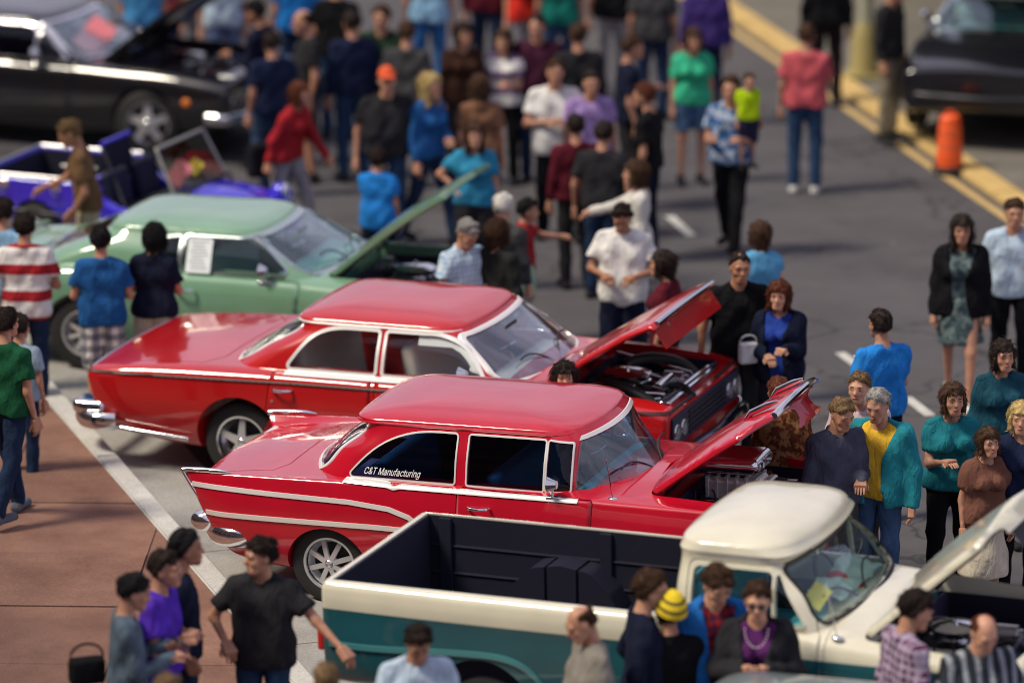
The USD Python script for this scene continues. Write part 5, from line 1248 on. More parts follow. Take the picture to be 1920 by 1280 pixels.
        if hk in ("long", "bob"):
            L = .20 if hk == "long" else .10
            d = smin(d, cap(P, (0, .06, .03), (0, .055, -L), .075, .060) + n, .04)
            for s in (1, -1): d = smin(d, cap(P, (s * .068, .005, .03), (s * .075, -.015, -L + .02), .030, .024) + n, .03)
            hair_floor = np.where(P[..., 1] < -.045, .058, -1.0)
            d = np.maximum(d, (-(P[..., 2] - hair_floor)) * .8)
            inner = ell(P, (0, -.05, -.035), (.060, .09, .085)); d = np.maximum(d, -inner)
            d = np.maximum(d, -np.maximum(np.maximum(np.abs(P[..., 0]) - .056, P[..., 1] - .005), P[..., 2] - .05))
            return d
        d = d + th * .9 * (1 - np.clip((P[..., 2] - hair_floor) / .035, 0, 1))
        d = np.maximum(d, (hair_floor - P[..., 2]) * .75)
        if hk in ("balding", "bald"):
            d = np.maximum(d, -ell(P, (0, -.03, .13), (.075, .115, .06)))
            d = np.maximum(d, P[..., 2] - .085); d = np.maximum(d, -.012 - P[..., 1])
        return d
    if hk != "bald" or True:
        if hk == "bald": hk = "balding"
        zlo = -.23 if hk == "long" else -.14 if hk == "bob" else -.06
        v, f = snet(fhair, (-.115, -.125, zlo), (.115, .145, .16), max(hv, .0085))
        if len(f):
            hp_ = part(t, "hair", (toh(v), f), HM, True)
            strands(hp_, to_tm((toh(v), f)), RH, hs, hk, HM, int(ph * 1000), (800, 2000, 2200)[min(lod, 2)])
    if o["hair"][0] in ("cap", "hat"):
        cm = cloth(o["hair"][2])
        v, f = snet(lambda P: np.maximum(ell(P, (0, .012, .035), (.093, .113, .113)), .045 - P[..., 2] - P[..., 1] * .12), (-.11, -.13, .02), (.11, .14, .16), .009)
        c_ = part(t, "cap", (toh(v), f), cm, True)
        if o["hair"][0] == "cap":
            v, f = snet(lambda P: np.maximum(ell(P, (0, -.11, .062), (.078, .085, .012)), P[..., 1] + .06), (-.09, -.21, .03), (.09, -.05, .09), .008)
            part(c_, "peak", (toh(v), f), cm, True)
    if o.get("glasses"):
        gl = cat_([trimesh.Trimesh(toh(trimesh.creation.icosphere(2, .024).vertices * [1, .28, .72] + [s * .031, -.098, .008]), trimesh.creation.icosphere(2, .024).faces, process=False) for s in (1, -1)] + [tube(toh([(s * .052, -.095, .012), (s * .078, -.03, .012), (s * .080, .02, .008)]), .003 * hs, 5) for s in (1, -1)] + [tube(toh([(-.01, -.104, .014), (.01, -.104, .014)]), .003 * hs, 5)])
        part(t, "sunglasses", gl, simple("dark_lens", (.01, .01, .012), .1, coat=1), True)
    if o.get("beard"):
        v, f = snet(lambda P: np.maximum(np.maximum(np.abs(fhead(P) - .002) - .004, P[..., 2] + .045), P[..., 1] - .0), (-.09, -.12, -.125), (.09, .01, -.03), .007)
        if len(f): part(t, "beard", (toh(v), f), HM, True)
    # --- clothes
    r0 = ph
    def wr(P, a): return a * (np.sin(P[..., 2] * 31 + 4.0 * np.sin(P[..., 0] * 11 + r0) + r0) * .6 + .5 * np.sin(P[..., 2] * 17 - P[..., 0] * 26 + 3 * np.sin(P[..., 1] * 19) + 2 * r0))
    tops = o["top"]; kind = tops[0]; tm = cloth(*tops[1:])
    hem = o.get("hem", .90) * k
    nk = tr((0, -.0, 1.480))
    def neckcut(P, d, depth=0.0):
        hole = cap(P, neck0 + [0, -.012 * k, .035 * k], neck0 + [0, -.03 * k, .2 * k], .064 * k, .085 * k)
        d = np.maximum(d, -hole)
        return np.maximum(d, P[..., 2] - nk[2] - .03 * k)
    def fshirt(P, g=.013, long=(kind in ("long", "jacket")), sleeve=True, amp=.009, hm=None):
        d = torso(P, g)
        hm_ = hem if hm is None else hm
        d = smin(d, cap(P, V3(-.07, .0, 1.0), V3(-.07, .0, .88), (.125 + g) * k, (.13 + g) * k, 1.18), .06 * k) if hm_ < .93 * k else d
        d = smin(d, cap(P, V3(.07, .0, 1.0), V3(.07, .0, .88), (.125 + g) * k, (.13 + g) * k, 1.18), .06 * k) if hm_ < .93 * k else d
        if not fem: d = smin(d, cap(P, tr((-.075 * W, -.0 - belly * .04, 1.22)), V3(-.075 * W, .0, .92), (.105 + g + belly * .02) * k, (.108 + g) * k, 1.12), .05 * k); d = smin(d, cap(P, tr((.075 * W, -.0 - belly * .04, 1.22)), V3(.075 * W, .0, .92), (.105 + g + belly * .02) * k, (.108 + g) * k, 1.12), .05 * k)
        if sleeve:
            for s in (1, -1):
                if long: a = arm(P, s, g + .004)
                else:
                    e = J["sh", s] + (J["el", s] - J["sh", s]) * .78; a = cap(P, J["sh", s], e, (.050 + g) * k, (.060 + g) * k)
                    ax = (J["el", s] - J["sh", s]); L = np.linalg.norm(ax); a = np.maximum(a, ((P - J["sh", s]) @ (ax / L)).astype(np.float32) - .66 * L)
                d = smin(d, a, .035 * k)
        d = d + wr(P, amp * k)
        d = np.maximum(d, hm_ - P[..., 2] + .01 * k * np.sin(P[..., 0] * 14 + r0))
        return neckcut(P, d)
    lo, hi = box([("sh", 1), ("sh", -1)] + [("el", 1), ("el", -1)] + ([("wr", 1), ("wr", -1)] if kind in ("long", "jacket") else []), .19, [V3(-.2, -.16, .84), V3(.2, .16, .84), tr((0, 0, 1.5)), tr((0, 0, 1.2))])
    if kind == "jacket":
        v, f = snet(lambda P: fshirt(P, .006, False, True, .003), lo, hi, vox * 1.15); part(t, "shirt", (v, f), cloth(*o["under"]), True)
        gap = o.get("gap", .055)
        def fj(P):
            d = fshirt(P, .026, True, True, .008, o.get("jhem", .84) * k)
            q = np.abs(P[..., 0] + .02 * np.sin(P[..., 2] * 7) - side * (P[..., 2] - .95 * k)) - (gap + np.maximum(0, P[..., 2] - 1.2 * k) * .25)
            return np.maximum(d, np.minimum(-q, .3 - 0) * 1.0 * (P[..., 1] < -.02) - 9.0 * (P[..., 1] >= -.02))
        v, f = snet(fj, lo, hi, vox); part(t, "jacket", (v, f), tm, True)
    else:
        sl = kind not in ("tank",)
        v, f = snet(lambda P: fshirt(P, .012, kind == "long", sl), lo, hi, vox); part(t, "shirt", (v, f), tm, True)
        if o.get("collar"):
            cc = tr((0, .01, 1.475)); rr_ = .068 * k
            a = np.linspace(-2.6, 2.6, 15) + PI / 2
            P_ = np.column_stack([np.cos(a) * rr_, np.sin(a) * rr_ * 1.1, -.025 * k * (1 - np.sin(a))]) + cc
            part(t, "collar", tube(P_, .014 * k, 6, False, 1.5), tm, True)
    bk, bm = o["bot"][0], cloth(*o["bot"][1:])
    def fpants(P):
        d = torso(P, .006)
        d = np.maximum(d, P[..., 2] - 1.01 * k)
        g = .014 if bk == "pants" else .026
        for s in (1, -1):
            l = legd(P, s, g)
            if bk == "shorts": l = smin(l, cap(P, J["hip", s], J["knee", s], .105 * k, .096 * k), .02)
            else: l = smin(l, cap(P, J["knee", s], J["ank", s] + [0, 0, .03], (.06) * k, .060 * k), .02)
            d = smin(d, l, .02 * k)
        d = d + wr(P, .006 * k)
        return np.maximum(d, ({"pants": .055, "shorts": o.get("sh", .47), "skirt": .5}[bk]) * k - P[..., 2])
    def fskirt(P):
        d = cap(P, V3(0, 0, .98), V3(0, 0, .5), .15 * k, .23 * k, 1.15) + wr(P, .012 * k)
        return np.maximum(np.maximum(d, o.get("sh", .52) * k - P[..., 2]), P[..., 2] - 1.03 * k)
    lo, hi = box([("hip", 1), ("hip", -1), ("ank", 1), ("ank", -1), ("knee", 1), ("knee", -1)], .13, [V3(-.15, -.13, 1.0), V3(.15, .13, 1.0)])
    if bk == "skirt": lo, hi = V3(-.27, -.25, .45), V3(.27, .25, 1.05)
    v, f = snet(fskirt if bk == "skirt" else fpants, lo, hi, vox * 1.1)
    part(t, {"pants": "trousers", "shorts": "shorts", "skirt": "skirt"}[bk], (v, f), bm, True)
    shm = cloth(o.get("shoe", (.02, .02, .024)))
    for s in (1, -1):
        a = J["ank", s]; ba = np.array([a[0], a[1] + .035 * k, a[2] - .048 * k]); to = np.array([a[0] + s * .03 * k, a[1] - .165 * k, a[2] - .055 * k])
        def fs(P):
            d = cap(P, ba, to, .042 * k, .036 * k)
            d = smin(d, cap(P, a + [0, .01 * k, .0], ba, .042 * k, .042 * k), .02 * k)
            return np.maximum(d, (a[2] - .085 * k) - P[..., 2])
        p = np.array([a, ba, to]); v, f = snet(fs, p.min(0) - .06 * k, p.max(0) + .06 * k, .014)
        part(t, "shoe", (v, f), shm, True)
    if o.get("necklace"):
        c = tr((0, -.075, 1.40)); a = np.linspace(PI, 2 * PI, 15)
        pts = np.column_stack([np.cos(a) * .075 * k, np.full(15, -.045 * k) - .05 * k * -np.sin(a), np.sin(a) * .11 * k + .05 * k]) + c
        part(t, "necklace", cat_([trimesh.creation.icosphere(1, .0055 * k).apply_translation(p) for p in pts]), simple("pearl", (.75, .72, .65), .25), True)
    return t
# ------------------------------------------------------------------ small things people hold or that lie about
def props():
    def hold(name, label, cat, at, parts, rz=0):
        g = thing(name, label, cat, at, rz)
        for nm, m, mt in parts: part(g, nm, m, mt, 40)
    at = PROP_AT
    ph = mbox(-.036, .036, -.075, .075, -.005, .005, .004).rotate([35, 0, 0])
    hold("phone", "black phone held by the person in the slate blue shirt", "phone", at["phone"], [("case", ph, BLACK), ("screen", mbox(-.032, .032, -.068, .068, .0045, .006).rotate([35, 0, 0]), simple("phone_screen", (.02, .03, .05), .1))], 100)
    bag = lambda w, d, h: mbox(-w / 2, w / 2, -d / 2, d / 2, -h / 2, h / 2, min(w, d, h) * .3)
    strap = lambda w, h: tube(curve([(-w / 2 + .02, 0, h / 2 - .04), (-w * .3, 0, h / 2 + w * .3), (w * .3, 0, h / 2 + w * .3), (w / 2 - .02, 0, h / 2 - .04)], 12), .009, 6)
    for nm, lab, w, d, h, c, rz in (("shoulder_bag", "black shoulder bag behind the person in the slate blue shirt", .24, .12, .18, (.012, .012, .014), 20),
                                    ("hand_bag", "small white bag at the elbow of the person in the navy cardigan", .16, .08, .18, (.72, .72, .7), 20),
                                    ("shoulder_bag", "black bag hanging beside the person with the red jacket", .26, .14, .34, (.012, .012, .018), 40)):
        k = "".join(lab.split()[:2])
        hold(nm, lab, "bag", at[k], [("pouch", bag(w, d, h), cloth(c)), ("strap", strap(w, h), cloth(tuple(x * .8 for x in c)))], rz)
    hold("paper_sheet", "white sheet of paper held by the person in the bright blue T-shirt", "paper", at["paper"], [("sheet", mbox(-.11, .11, -.15, .15, -.001, .001).rotate([20, 15, 0]), PAPER)], 30)
    h = thing("knit_hat", "bright yellow knit hat with dark stripes on the person in the black hooded top", "hat", at["hat"], 200)
    Y = simple("yellow_wool", (.75, .55, .02), .9, bump=.6, bscale=120); K = simple("dark_wool", (.05, .04, .02), .9)
    for k in range(9):
        r0 = .112 * math.cos(k / 9 * 1.35); r1 = .112 * math.cos((k + 1) / 9 * 1.35)
        part(h, "knit_row", m3.Manifold.cylinder(.0145, r0 + .003, r1 + .003, 28).scale([.93, 1.1, 1]).translate([0, .01, .135 * math.sin(k / 9 * 1.35) - .005]).rotate([-18, 0, 0]), K if k in (2, 5) else Y, 40)
    s = thing("window_sign", "white printed sheet in the side window of the mint coupe", "sign", LOC["camaro"], -17.0, -1.0)
    part(s, "sheet", mbox(-.115, .115, -.002, .002, -.155, .155).rotate([-24, 0, 0]).translate([1.06, -.765, 1.075]), simple("sign_paper", (.72, .78, .80), .6), False)
    lines = [mbox(-.09 + (.02 if k % 3 else 0), .085 - .03 * ((k * 7) % 4) / 2, -.0045, -.0035, .12 - k * .03, .13 - k * .03) for k in range(9)]
    part(s, "printed_lines", union(lines).rotate([-24, 0, 0]).translate([1.06, -.765, 1.075]), simple("grey_ink", (.35, .38, .42), .7), False)

# x, y, ground height, stature, facing, label, looks
PEOPLE = [
    (-2.5, -9.4, 0.13, 1.72, 100, 'person in a slate blue long-sleeved shirt holding a phone at the bottom left corner', {'top': ('long', (0.085, 0.12, 0.165)), 'bot': ('pants', (0.015, 0.03, 0.07)), 'hair': ('short', 'black'), 'skin': 1, 'arms': ('hold', 'hold'), 'nod': 0.25, 'lod': 1}),
    (-2.31, -8.97, 0.13, 1.74, 75, 'person in a violet T-shirt with folded arms, second from the bottom left corner', {'top': ('short', (0.085, 0.03, 0.42)), 'bot': ('pants', (0.025, 0.055, 0.12)), 'hair': ('short', 'dark'), 'skin': 1, 'arms': ('crossed', 'crossed'), 'lod': 1}),
    (-2.2, -8.59, 0.13, 1.76, 100, 'person in a dark navy shirt standing half hidden behind the violet T-shirt', {'top': ('short', (0.008, 0.011, 0.028)), 'bot': ('pants', (0.015, 0.03, 0.07)), 'hair': ('short', 'black'), 'skin': 2, 'arms': ('down', 'pocket'), 'lod': 1}),
    (-1.67, -8.35, 0.0, 1.78, 345, 'person in a black V-neck shirt leaning one hand on the tail of the pickup truck', {'top': ('short', (0.022, 0.022, 0.026)), 'bot': ('pants', (0.025, 0.055, 0.12)), 'hair': ('short', 'dark'), 'skin': 1, 'arms': (((0.17, -0.04, -0.2), (0.2, -0.08, -0.15)), ((0.15, 0.03, -0.25), (-0.14, -0.15, -0.13))), 'hy': -0.95, 'nod': 0.1, 'lod': 2, 'w': 1.08, 'hem': 0.86, 'belt': 1}),
    (-2.14, -11.12, 0.13, 1.62, 60, 'blond head of a person at the bottom edge below the violet T-shirt', {'top': ('short', (0.13, 0.075, 0.04)), 'bot': ('pants', (0.015, 0.03, 0.07)), 'hair': ('thick', 'light'), 'skin': 0, 'back': 1}),
    (-1.16, -10.51, 0.0, 1.6, 200, "brown-haired head at the bottom edge beside the pickup's rear corner", {'top': ('short', (0.2, 0.185, 0.165)), 'bot': ('pants', (0.015, 0.03, 0.07)), 'hair': ('short', 'light'), 'skin': 0, 'back': 1}),
    (-0.61, -9.88, 0.0, 1.7, 10, 'person in a pale white polo shirt looking down beside the pickup bed', {'top': ('short', (0.42, 0.53, 0.66)), 'bot': ('pants', (0.015, 0.03, 0.07)), 'hair': ('short', 'dark'), 'skin': 2, 'arms': ('hold', 'hold'), 'nod': 0.55, 'lod': 2, 'collar': 1, 'w': 1.1}),
    (0.51, -9.61, 0.0, 1.72, 285, "balding person in a grey-brown T-shirt looking down at the pickup's side", {'top': ('short', (0.2, 0.185, 0.165)), 'bot': ('pants', (0.025, 0.055, 0.12)), 'hair': ('balding', 'brown'), 'skin': 1, 'arms': ('down', 'clasp'), 'nod': 0.45, 'lod': 2, 'w': 1.15, 'belly': 0.8}),
    (0.86, -9.19, 0.0, 1.8, 95, 'person in a black hooded jacket and sunglasses facing right behind the pickup bed', {'top': ('long', (0.008, 0.011, 0.028)), 'bot': ('pants', (0.022, 0.022, 0.026)), 'hair': ('thick', 'brown'), 'skin': 0, 'arms': ('pocket', 'pocket'), 'glasses': 1, 'nod': 0.1, 'lod': 2, 'collar': 1}),
    (1.03, -9.19, 0.0, 1.62, 200, 'person in a black hooded top seen from behind under a bright yellow striped knit hat', {'top': ('long', (0.008, 0.008, 0.01)), 'bot': ('pants', (0.022, 0.022, 0.026)), 'hair': ('thick', 'dark'), 'skin': 1, 'arms': ('hold', 'hold'), 'back': 1, 'lod': 1, 'collar': 1}),
    (1.32, -9.01, 0.0, 1.81, 20, 'person in an open blue jacket over a dark red checked shirt by the pickup door', {'top': ('jacket', (0.018, 0.13, 0.42)), 'under': ((0.32, 0.018, 0.025), 'check', (0.012, 0.018, 0.05), 1.6), 'bot': ('pants', (0.015, 0.03, 0.07)), 'hair': ('thick', 'brown'), 'skin': 0, 'arms': ('down', 'down'), 'nod': 0.5, 'lod': 2}),
    (1.6, -9.22, 0.0, 1.75, 355, 'smiling person in a black cardigan, purple top, sunglasses and pearl necklace with clasped hands', {'top': ('jacket', (0.022, 0.022, 0.026)), 'under': ((0.09, 0.02, 0.11),), 'bot': ('pants', (0.022, 0.022, 0.026)), 'hair': ('short', 'brown'), 'skin': 0, 'arms': (((0.07, -0.03, -0.27), (-0.17, -0.2, 0.07)), ((0.07, -0.03, -0.27), (-0.17, -0.2, 0.07))), 'glasses': 1, 'nod': 0.15, 'lod': 2, 'fem': 1, 'necklace': 1, 'w': 1.1, 'palm': 1}),
    (2.54, -9.64, 0.0, 1.81, 110, "person in a purple and white checked shirt looking into the pickup's engine bay", {'top': ('long', (0.09, 0.015, 0.06), 'plaid', (0.42, 0.36, 0.48), 1.7), 'bot': ('pants', (0.015, 0.03, 0.07)), 'hair': ('thick', 'dark'), 'skin': 1, 'arms': ('down', 'clasp'), 'nod': 0.35, 'lod': 2}),
    (3.0, -9.75, 0.0, 1.72, 20, 'balding person in a dark grey shirt with pale vertical stripes at the bottom right corner', {'top': ('short', (0.03, 0.035, 0.045), 'vstripe', (0.26, 0.28, 0.32), 1.6), 'bot': ('pants', (0.022, 0.022, 0.026)), 'hair': ('balding', 'red'), 'skin': 0, 'arms': ('clasp', 'clasp'), 'nod': 0.5, 'lod': 2, 'w': 1.15, 'collar': 1, 'belly': 0.6}),
    (-4.15, 1.02, 0.0, 1.73, 178, 'person in a white polo shirt with red stripes, seen from behind on the gutter', {'top': ('short', (0.72, 0.71, 0.7), 'hstripe', (0.34, 0.02, 0.03), 0.62), 'bot': ('pants', (0.015, 0.03, 0.07)), 'hair': ('short', 'dark'), 'skin': 1, 'arms': ('pocket', 'clasp'), 'back': 1, 'lod': 2, 'collar': 1, 'hem': 0.84, 'w': 1.05}),
    (-4.4, 1.61, 0.0, 1.72, 170, 'person in a light blue shirt cut off by the left edge of the picture', {'top': ('short', (0.25, 0.45, 0.66)), 'bot': ('pants', (0.015, 0.03, 0.07)), 'hair': ('short', 'dark'), 'skin': 1, 'back': 1, 'lod': 1}),
    (-3.96, -2.64, 0.13, 1.72, 150, 'person in a dark green T-shirt on the red paving at the left edge', {'top': ('short', (0.01, 0.075, 0.035)), 'bot': ('pants', (0.015, 0.03, 0.07)), 'hair': ('short', 'dark'), 'skin': 1, 'arms': ('swing', 'down'), 'back': 1, 'lod': 1, 'legs': 'walk', 'shoe': (0.12, 0.14, 0.18)}),
    (-3.99, -1.23, 0.0, 1.42, 165, 'child in a pale grey-blue T-shirt half hidden behind the green T-shirt', {'kid': 1, 'top': ('short', (0.25, 0.33, 0.42)), 'bot': ('pants', (0.015, 0.03, 0.07)), 'hair': ('short', 'dark'), 'skin': 1, 'back': 1}),
    (-3.49, 0.87, 0.0, 1.64, 182, 'person in a royal blue T-shirt and checked shorts, seen from behind by the mint coupe', {'top': ('short', (0.015, 0.085, 0.26)), 'bot': ('shorts', (0.72, 0.71, 0.7), 'plaid', (0.03, 0.04, 0.09), 0.9), 'hair': ('thick', 'black'), 'skin': 1, 'arms': ('clasp', 'clasp'), 'back': 1, 'lod': 2, 'hem': 0.86, 'sh': 0.44}),
    (-3.05, 1.01, 0.0, 1.64, 165, 'person in a black T-shirt and beige shorts, seen from behind by the mint coupe', {'top': ('short', (0.008, 0.011, 0.028)), 'bot': ('shorts', (0.48, 0.43, 0.34)), 'hair': ('bob', 'black'), 'skin': 1, 'arms': ('crossed', 'crossed'), 'back': 1, 'lod': 2, 'fem': 1}),
    (-3.92, 4.68, 0.0, 1.76, 275, 'person in a brown T-shirt and khaki shorts bending towards the violet buggy', {'top': ('short', (0.13, 0.075, 0.04)), 'bot': ('shorts', (0.4, 0.35, 0.24)), 'hair': ('short', 'light'), 'skin': 2, 'arms': (((0.05, 0.03, -0.29), (-0.03, -0.12, -0.19)), ((0.03, -0.13, -0.25), (0.02, -0.23, -0.1))), 'nod': 0.4, 'lean': 0.16, 'lod': 2}),
    (-2.6, 10.3, 0.0, 1.76, 250, 'person in a dark cap and navy top at the nose of the black coupe', {'top': ('long', (0.008, 0.011, 0.028)), 'bot': ('pants', (0.05, 0.1, 0.2)), 'hair': ('cap', 'dark', (0.008, 0.008, 0.01)), 'skin': 2, 'arms': ('hold', 'down'), 'nod': 0.2}),
    (-2.18, 7.04, 0.0, 1.62, 60, 'person with a red jacket and pale trousers stooping beside the black coupe', {'top': ('long', (0.32, 0.018, 0.025)), 'bot': ('pants', (0.3, 0.29, 0.31)), 'hair': ('bob', 'red'), 'skin': 1, 'arms': ('swing', 'swingb'), 'lean': 0.22, 'legs': 'walk', 'fem': 1}),
    (-2.08, 9.64, 0.0, 1.8, 280, 'bald person in a black T-shirt and black shorts with black trainers', {'top': ('short', (0.022, 0.022, 0.026)), 'bot': ('shorts', (0.05, 0.05, 0.055)), 'hair': ('bald', 'dark'), 'skin': 1, 'arms': ('down', 'down'), 'nod': 0.15, 'w': 1.12, 'belly': 0.6}),
    (-1.33, 9.87, 0.0, 1.8, 350, 'person in a dark green sweatshirt with a faint printed emblem on the chest', {'top': ('long', (0.022, 0.045, 0.028)), 'bot': ('pants', (0.025, 0.055, 0.12)), 'hair': ('thick', 'brown'), 'skin': 1, 'arms': ('down', 'down'), 'w': 1.15}),
    (-1.86, 11.66, 0.0, 1.78, 170, 'person in black with blue jeans between the bald person and the green sweatshirt', {'top': ('short', (0.008, 0.008, 0.01)), 'bot': ('pants', (0.025, 0.055, 0.12)), 'hair': ('short', 'dark'), 'skin': 1, 'back': 1}),
    (-1.21, 6.88, 0.0, 1.78, 5, 'person in an orange cap, black shirt and blue jeans facing the camera', {'top': ('short', (0.022, 0.022, 0.026)), 'bot': ('pants', (0.025, 0.055, 0.12)), 'hair': ('cap', 'brown', (0.62, 0.1, 0.04)), 'skin': 1, 'arms': ('down', 'down'), 'w': 1.15, 'belly': 0.4, 'lod': 1}),
    (-0.81, 6.96, 0.0, 1.7, 50, 'person with long blond hair in a blue denim jacket and jeans', {'top': ('long', (0.02, 0.1, 0.3)), 'bot': ('pants', (0.015, 0.03, 0.07)), 'hair': ('long', 'blond'), 'skin': 0, 'arms': ('clasp', 'down'), 'fem': 1, 'legs': 'walk'}),
    (-1.25, 5.02, 0.0, 1.38, 170, "child in a bright blue T-shirt beside the mint coupe's raised bonnet", {'kid': 1, 'top': ('short', (0.02, 0.2, 0.6)), 'bot': ('shorts', (0.008, 0.011, 0.028)), 'hair': ('short', 'dark'), 'skin': 1, 'arms': ('face', 'down'), 'back': 1, 'lod': 1, 'hem': 0.78}),
    (-0.35, 5.13, 0.0, 1.62, 5, 'person with long dark brown hair in a turquoise blouse and dark shorts', {'top': ('short', (0.03, 0.22, 0.38)), 'bot': ('shorts', (0.022, 0.022, 0.026)), 'hair': ('long', 'brown'), 'skin': 0, 'arms': ('down', 'hip'), 'fem': 1}),
    (-0.31, 7.05, 0.0, 1.66, 185, 'person with brown hair and a tan top walking away behind the turquoise blouse', {'top': ('short', (0.2, 0.1, 0.06)), 'bot': ('pants', (0.022, 0.022, 0.026)), 'hair': ('long', 'brown'), 'skin': 1, 'fem': 1, 'back': 1}),
    (-0.91, 13.42, 0.0, 1.8, 180, 'person in a pale blue shirt and bright blue jeans at the top edge', {'top': ('short', (0.25, 0.45, 0.66)), 'bot': ('pants', (0.03, 0.12, 0.32)), 'hair': ('short', 'dark'), 'skin': 1, 'back': 1}),
    (-0.08, 9.57, 0.0, 1.6, 345, 'person in a white top with grey stripes and a pink bag strap', {'top': ('short', (0.72, 0.71, 0.7), 'hstripe', (0.16, 0.1, 0.2), 0.8), 'bot': ('pants', (0.008, 0.008, 0.01)), 'hair': ('bob', 'brown'), 'skin': 0, 'fem': 1, 'arms': ('hold', 'down')}),
    (-0.27, 14.08, 0.0, 1.74, 180, 'person in maroon walking away at the top edge', {'top': ('long', (0.09, 0.01, 0.02)), 'bot': ('pants', (0.015, 0.03, 0.07)), 'hair': ('short', 'dark'), 'skin': 1, 'back': 1, 'legs': 'walk'}),
    (0.15, 13.76, 0.0, 1.68, 5, 'person in a bright red top and pale scarf at the top edge', {'top': ('short', (0.6, 0.03, 0.02)), 'bot': ('pants', (0.3, 0.29, 0.31)), 'hair': ('bob', 'brown'), 'skin': 0, 'fem': 1}),
    (0.52, 13.38, 0.0, 1.75, 185, 'person in a dark green top and blue jeans at the top edge', {'top': ('short', (0.01, 0.16, 0.13)), 'bot': ('pants', (0.025, 0.055, 0.12)), 'hair': ('short', 'brown'), 'skin': 1, 'back': 1}),
    (1.1, 13.7, 0.0, 1.75, 180, 'person in black at the top edge near the yellow kerb line', {'top': ('short', (0.008, 0.008, 0.01)), 'bot': ('pants', (0.3, 0.29, 0.31)), 'hair': ('short', 'brown'), 'skin': 1, 'back': 1}),
    (0.42, 7.24, 0.0, 1.78, 0, 'person in a white T-shirt and black trousers with folded arms in the crowd', {'top': ('short', (0.72, 0.71, 0.7)), 'bot': ('pants', (0.008, 0.008, 0.01)), 'hair': ('short', 'brown'), 'skin': 1, 'arms': ('crossed', 'crossed'), 'w': 1.1, 'hem': 0.84}),
    (0.76, 7.11, 0.0, 1.7, 10, 'person in a lavender shirt behind the white T-shirt', {'top': ('short', (0.32, 0.22, 0.48)), 'bot': ('pants', (0.05, 0.05, 0.055)), 'hair': ('short', 'dark'), 'skin': 1}),
    (0.84, 4.86, 0.0, 1.68, 160, 'person in a black T-shirt seen from behind, sunk into the crowd', {'top': ('short', (0.022, 0.022, 0.026)), 'bot': ('pants', (0.015, 0.03, 0.07)), 'hair': ('short', 'dark'), 'skin': 1, 'back': 1, 'w': 1.15}),
    (1.16, 8.41, 0.0, 1.78, 100, 'person in a dark shirt with a turquoise patch at the shoulder', {'top': ('short', (0.008, 0.011, 0.028)), 'bot': ('pants', (0.022, 0.022, 0.026)), 'hair': ('short', 'brown'), 'skin': 1, 'arms': ('hold', 'down')}),
    (1.3, 6.31, 0.0, 1.74, 250, 'person in a plain black top with dark brown hair left of the green top', {'top': ('short', (0.008, 0.008, 0.01)), 'bot': ('pants', (0.008, 0.011, 0.028)), 'hair': ('short', 'red'), 'skin': 1}),
    (1.14, 3.27, 0.0, 1.68, 265, 'person in a pale cardigan stretching a hand towards the child in red', {'top': ('long', (0.55, 0.53, 0.5)), 'bot': ('pants', (0.03, 0.05, 0.15)), 'hair': ('bob', 'brown'), 'skin': 0, 'arms': ('down', ((0.06, -0.22, -0.13), (0.02, -0.25, -0.07))), 'fem': 1}),
    (0.11, 3.17, 0.0, 1.34, 85, 'child in a red T-shirt and checked shorts holding an outstretched hand', {'kid': 1, 'top': ('short', (0.26, 0.015, 0.02)), 'bot': ('shorts', (0.012, 0.018, 0.05), 'plaid', (0.3, 0.33, 0.42), 1.2), 'hair': ('short', 'black'), 'skin': 1, 'arms': (((0.08, -0.2, -0.12), (0.03, -0.24, -0.02)), 'down'), 'lod': 1}),
    (-0.09, 2.2, 0.0, 1.62, 160, 'person with white hair in a dark top beside the child in red', {'top': ('long', (0.05, 0.05, 0.055)), 'bot': ('pants', (0.022, 0.022, 0.026)), 'hair': ('thick', 'white'), 'skin': 0, 'back': 1}),
    (-0.42, 1.2, 0.0, 1.66, 40, 'grey-haired person in a pale blue checked shirt looking down into the mint coupe', {'top': ('short', (0.25, 0.45, 0.66), 'check', (0.62, 0.68, 0.72), 2.2), 'bot': ('pants', (0.025, 0.055, 0.12)), 'hair': ('short', 'grey'), 'skin': 1, 'arms': ('clasp', 'clasp'), 'nod': 0.5, 'lod': 1, 'collar': 1}),
    (-0.14, 1.25, 0.0, 1.62, 150, 'person in a dark olive jacket and brown hair right of the pale blue checked shirt', {'top': ('long', (0.02, 0.022, 0.022)), 'bot': ('pants', (0.022, 0.022, 0.026)), 'hair': ('bob', 'brown'), 'skin': 1, 'back': 1, 'lod': 1}),
    (0.96, 1.66, 0.0, 1.7, 350, 'person in a white short-sleeved shirt and navy shorts looking at both hands', {'top': ('short', (0.72, 0.71, 0.7)), 'bot': ('shorts', (0.008, 0.011, 0.028)), 'hair': ('short', 'dark'), 'skin': 2, 'arms': ('clasp', 'clasp'), 'nod': 0.55, 'lod': 1, 'hem': 0.78, 'w': 1.12, 'collar': 1}),
    (1.84, 9.55, 0.0, 1.62, 10, 'person in an emerald green top and denim shorts near the yellow kerb', {'top': ('short', (0.04, 0.42, 0.24)), 'bot': ('shorts', (0.05, 0.1, 0.2)), 'hair': ('bob', 'brown'), 'skin': 1, 'fem': 1, 'sh': 0.62}),
    (2.11, 6.58, 0.0, 1.76, 345, 'person in a blue and white patterned shirt and black trousers carrying a small child', {'top': ('short', (0.03, 0.1, 0.26), 'print', (0.35, 0.42, 0.55), 1.0), 'bot': ('pants', (0.008, 0.008, 0.01)), 'hair': ('short', 'brown'), 'skin': 1, 'arms': ('hold', 'hold'), 'legs': 'walk'}),
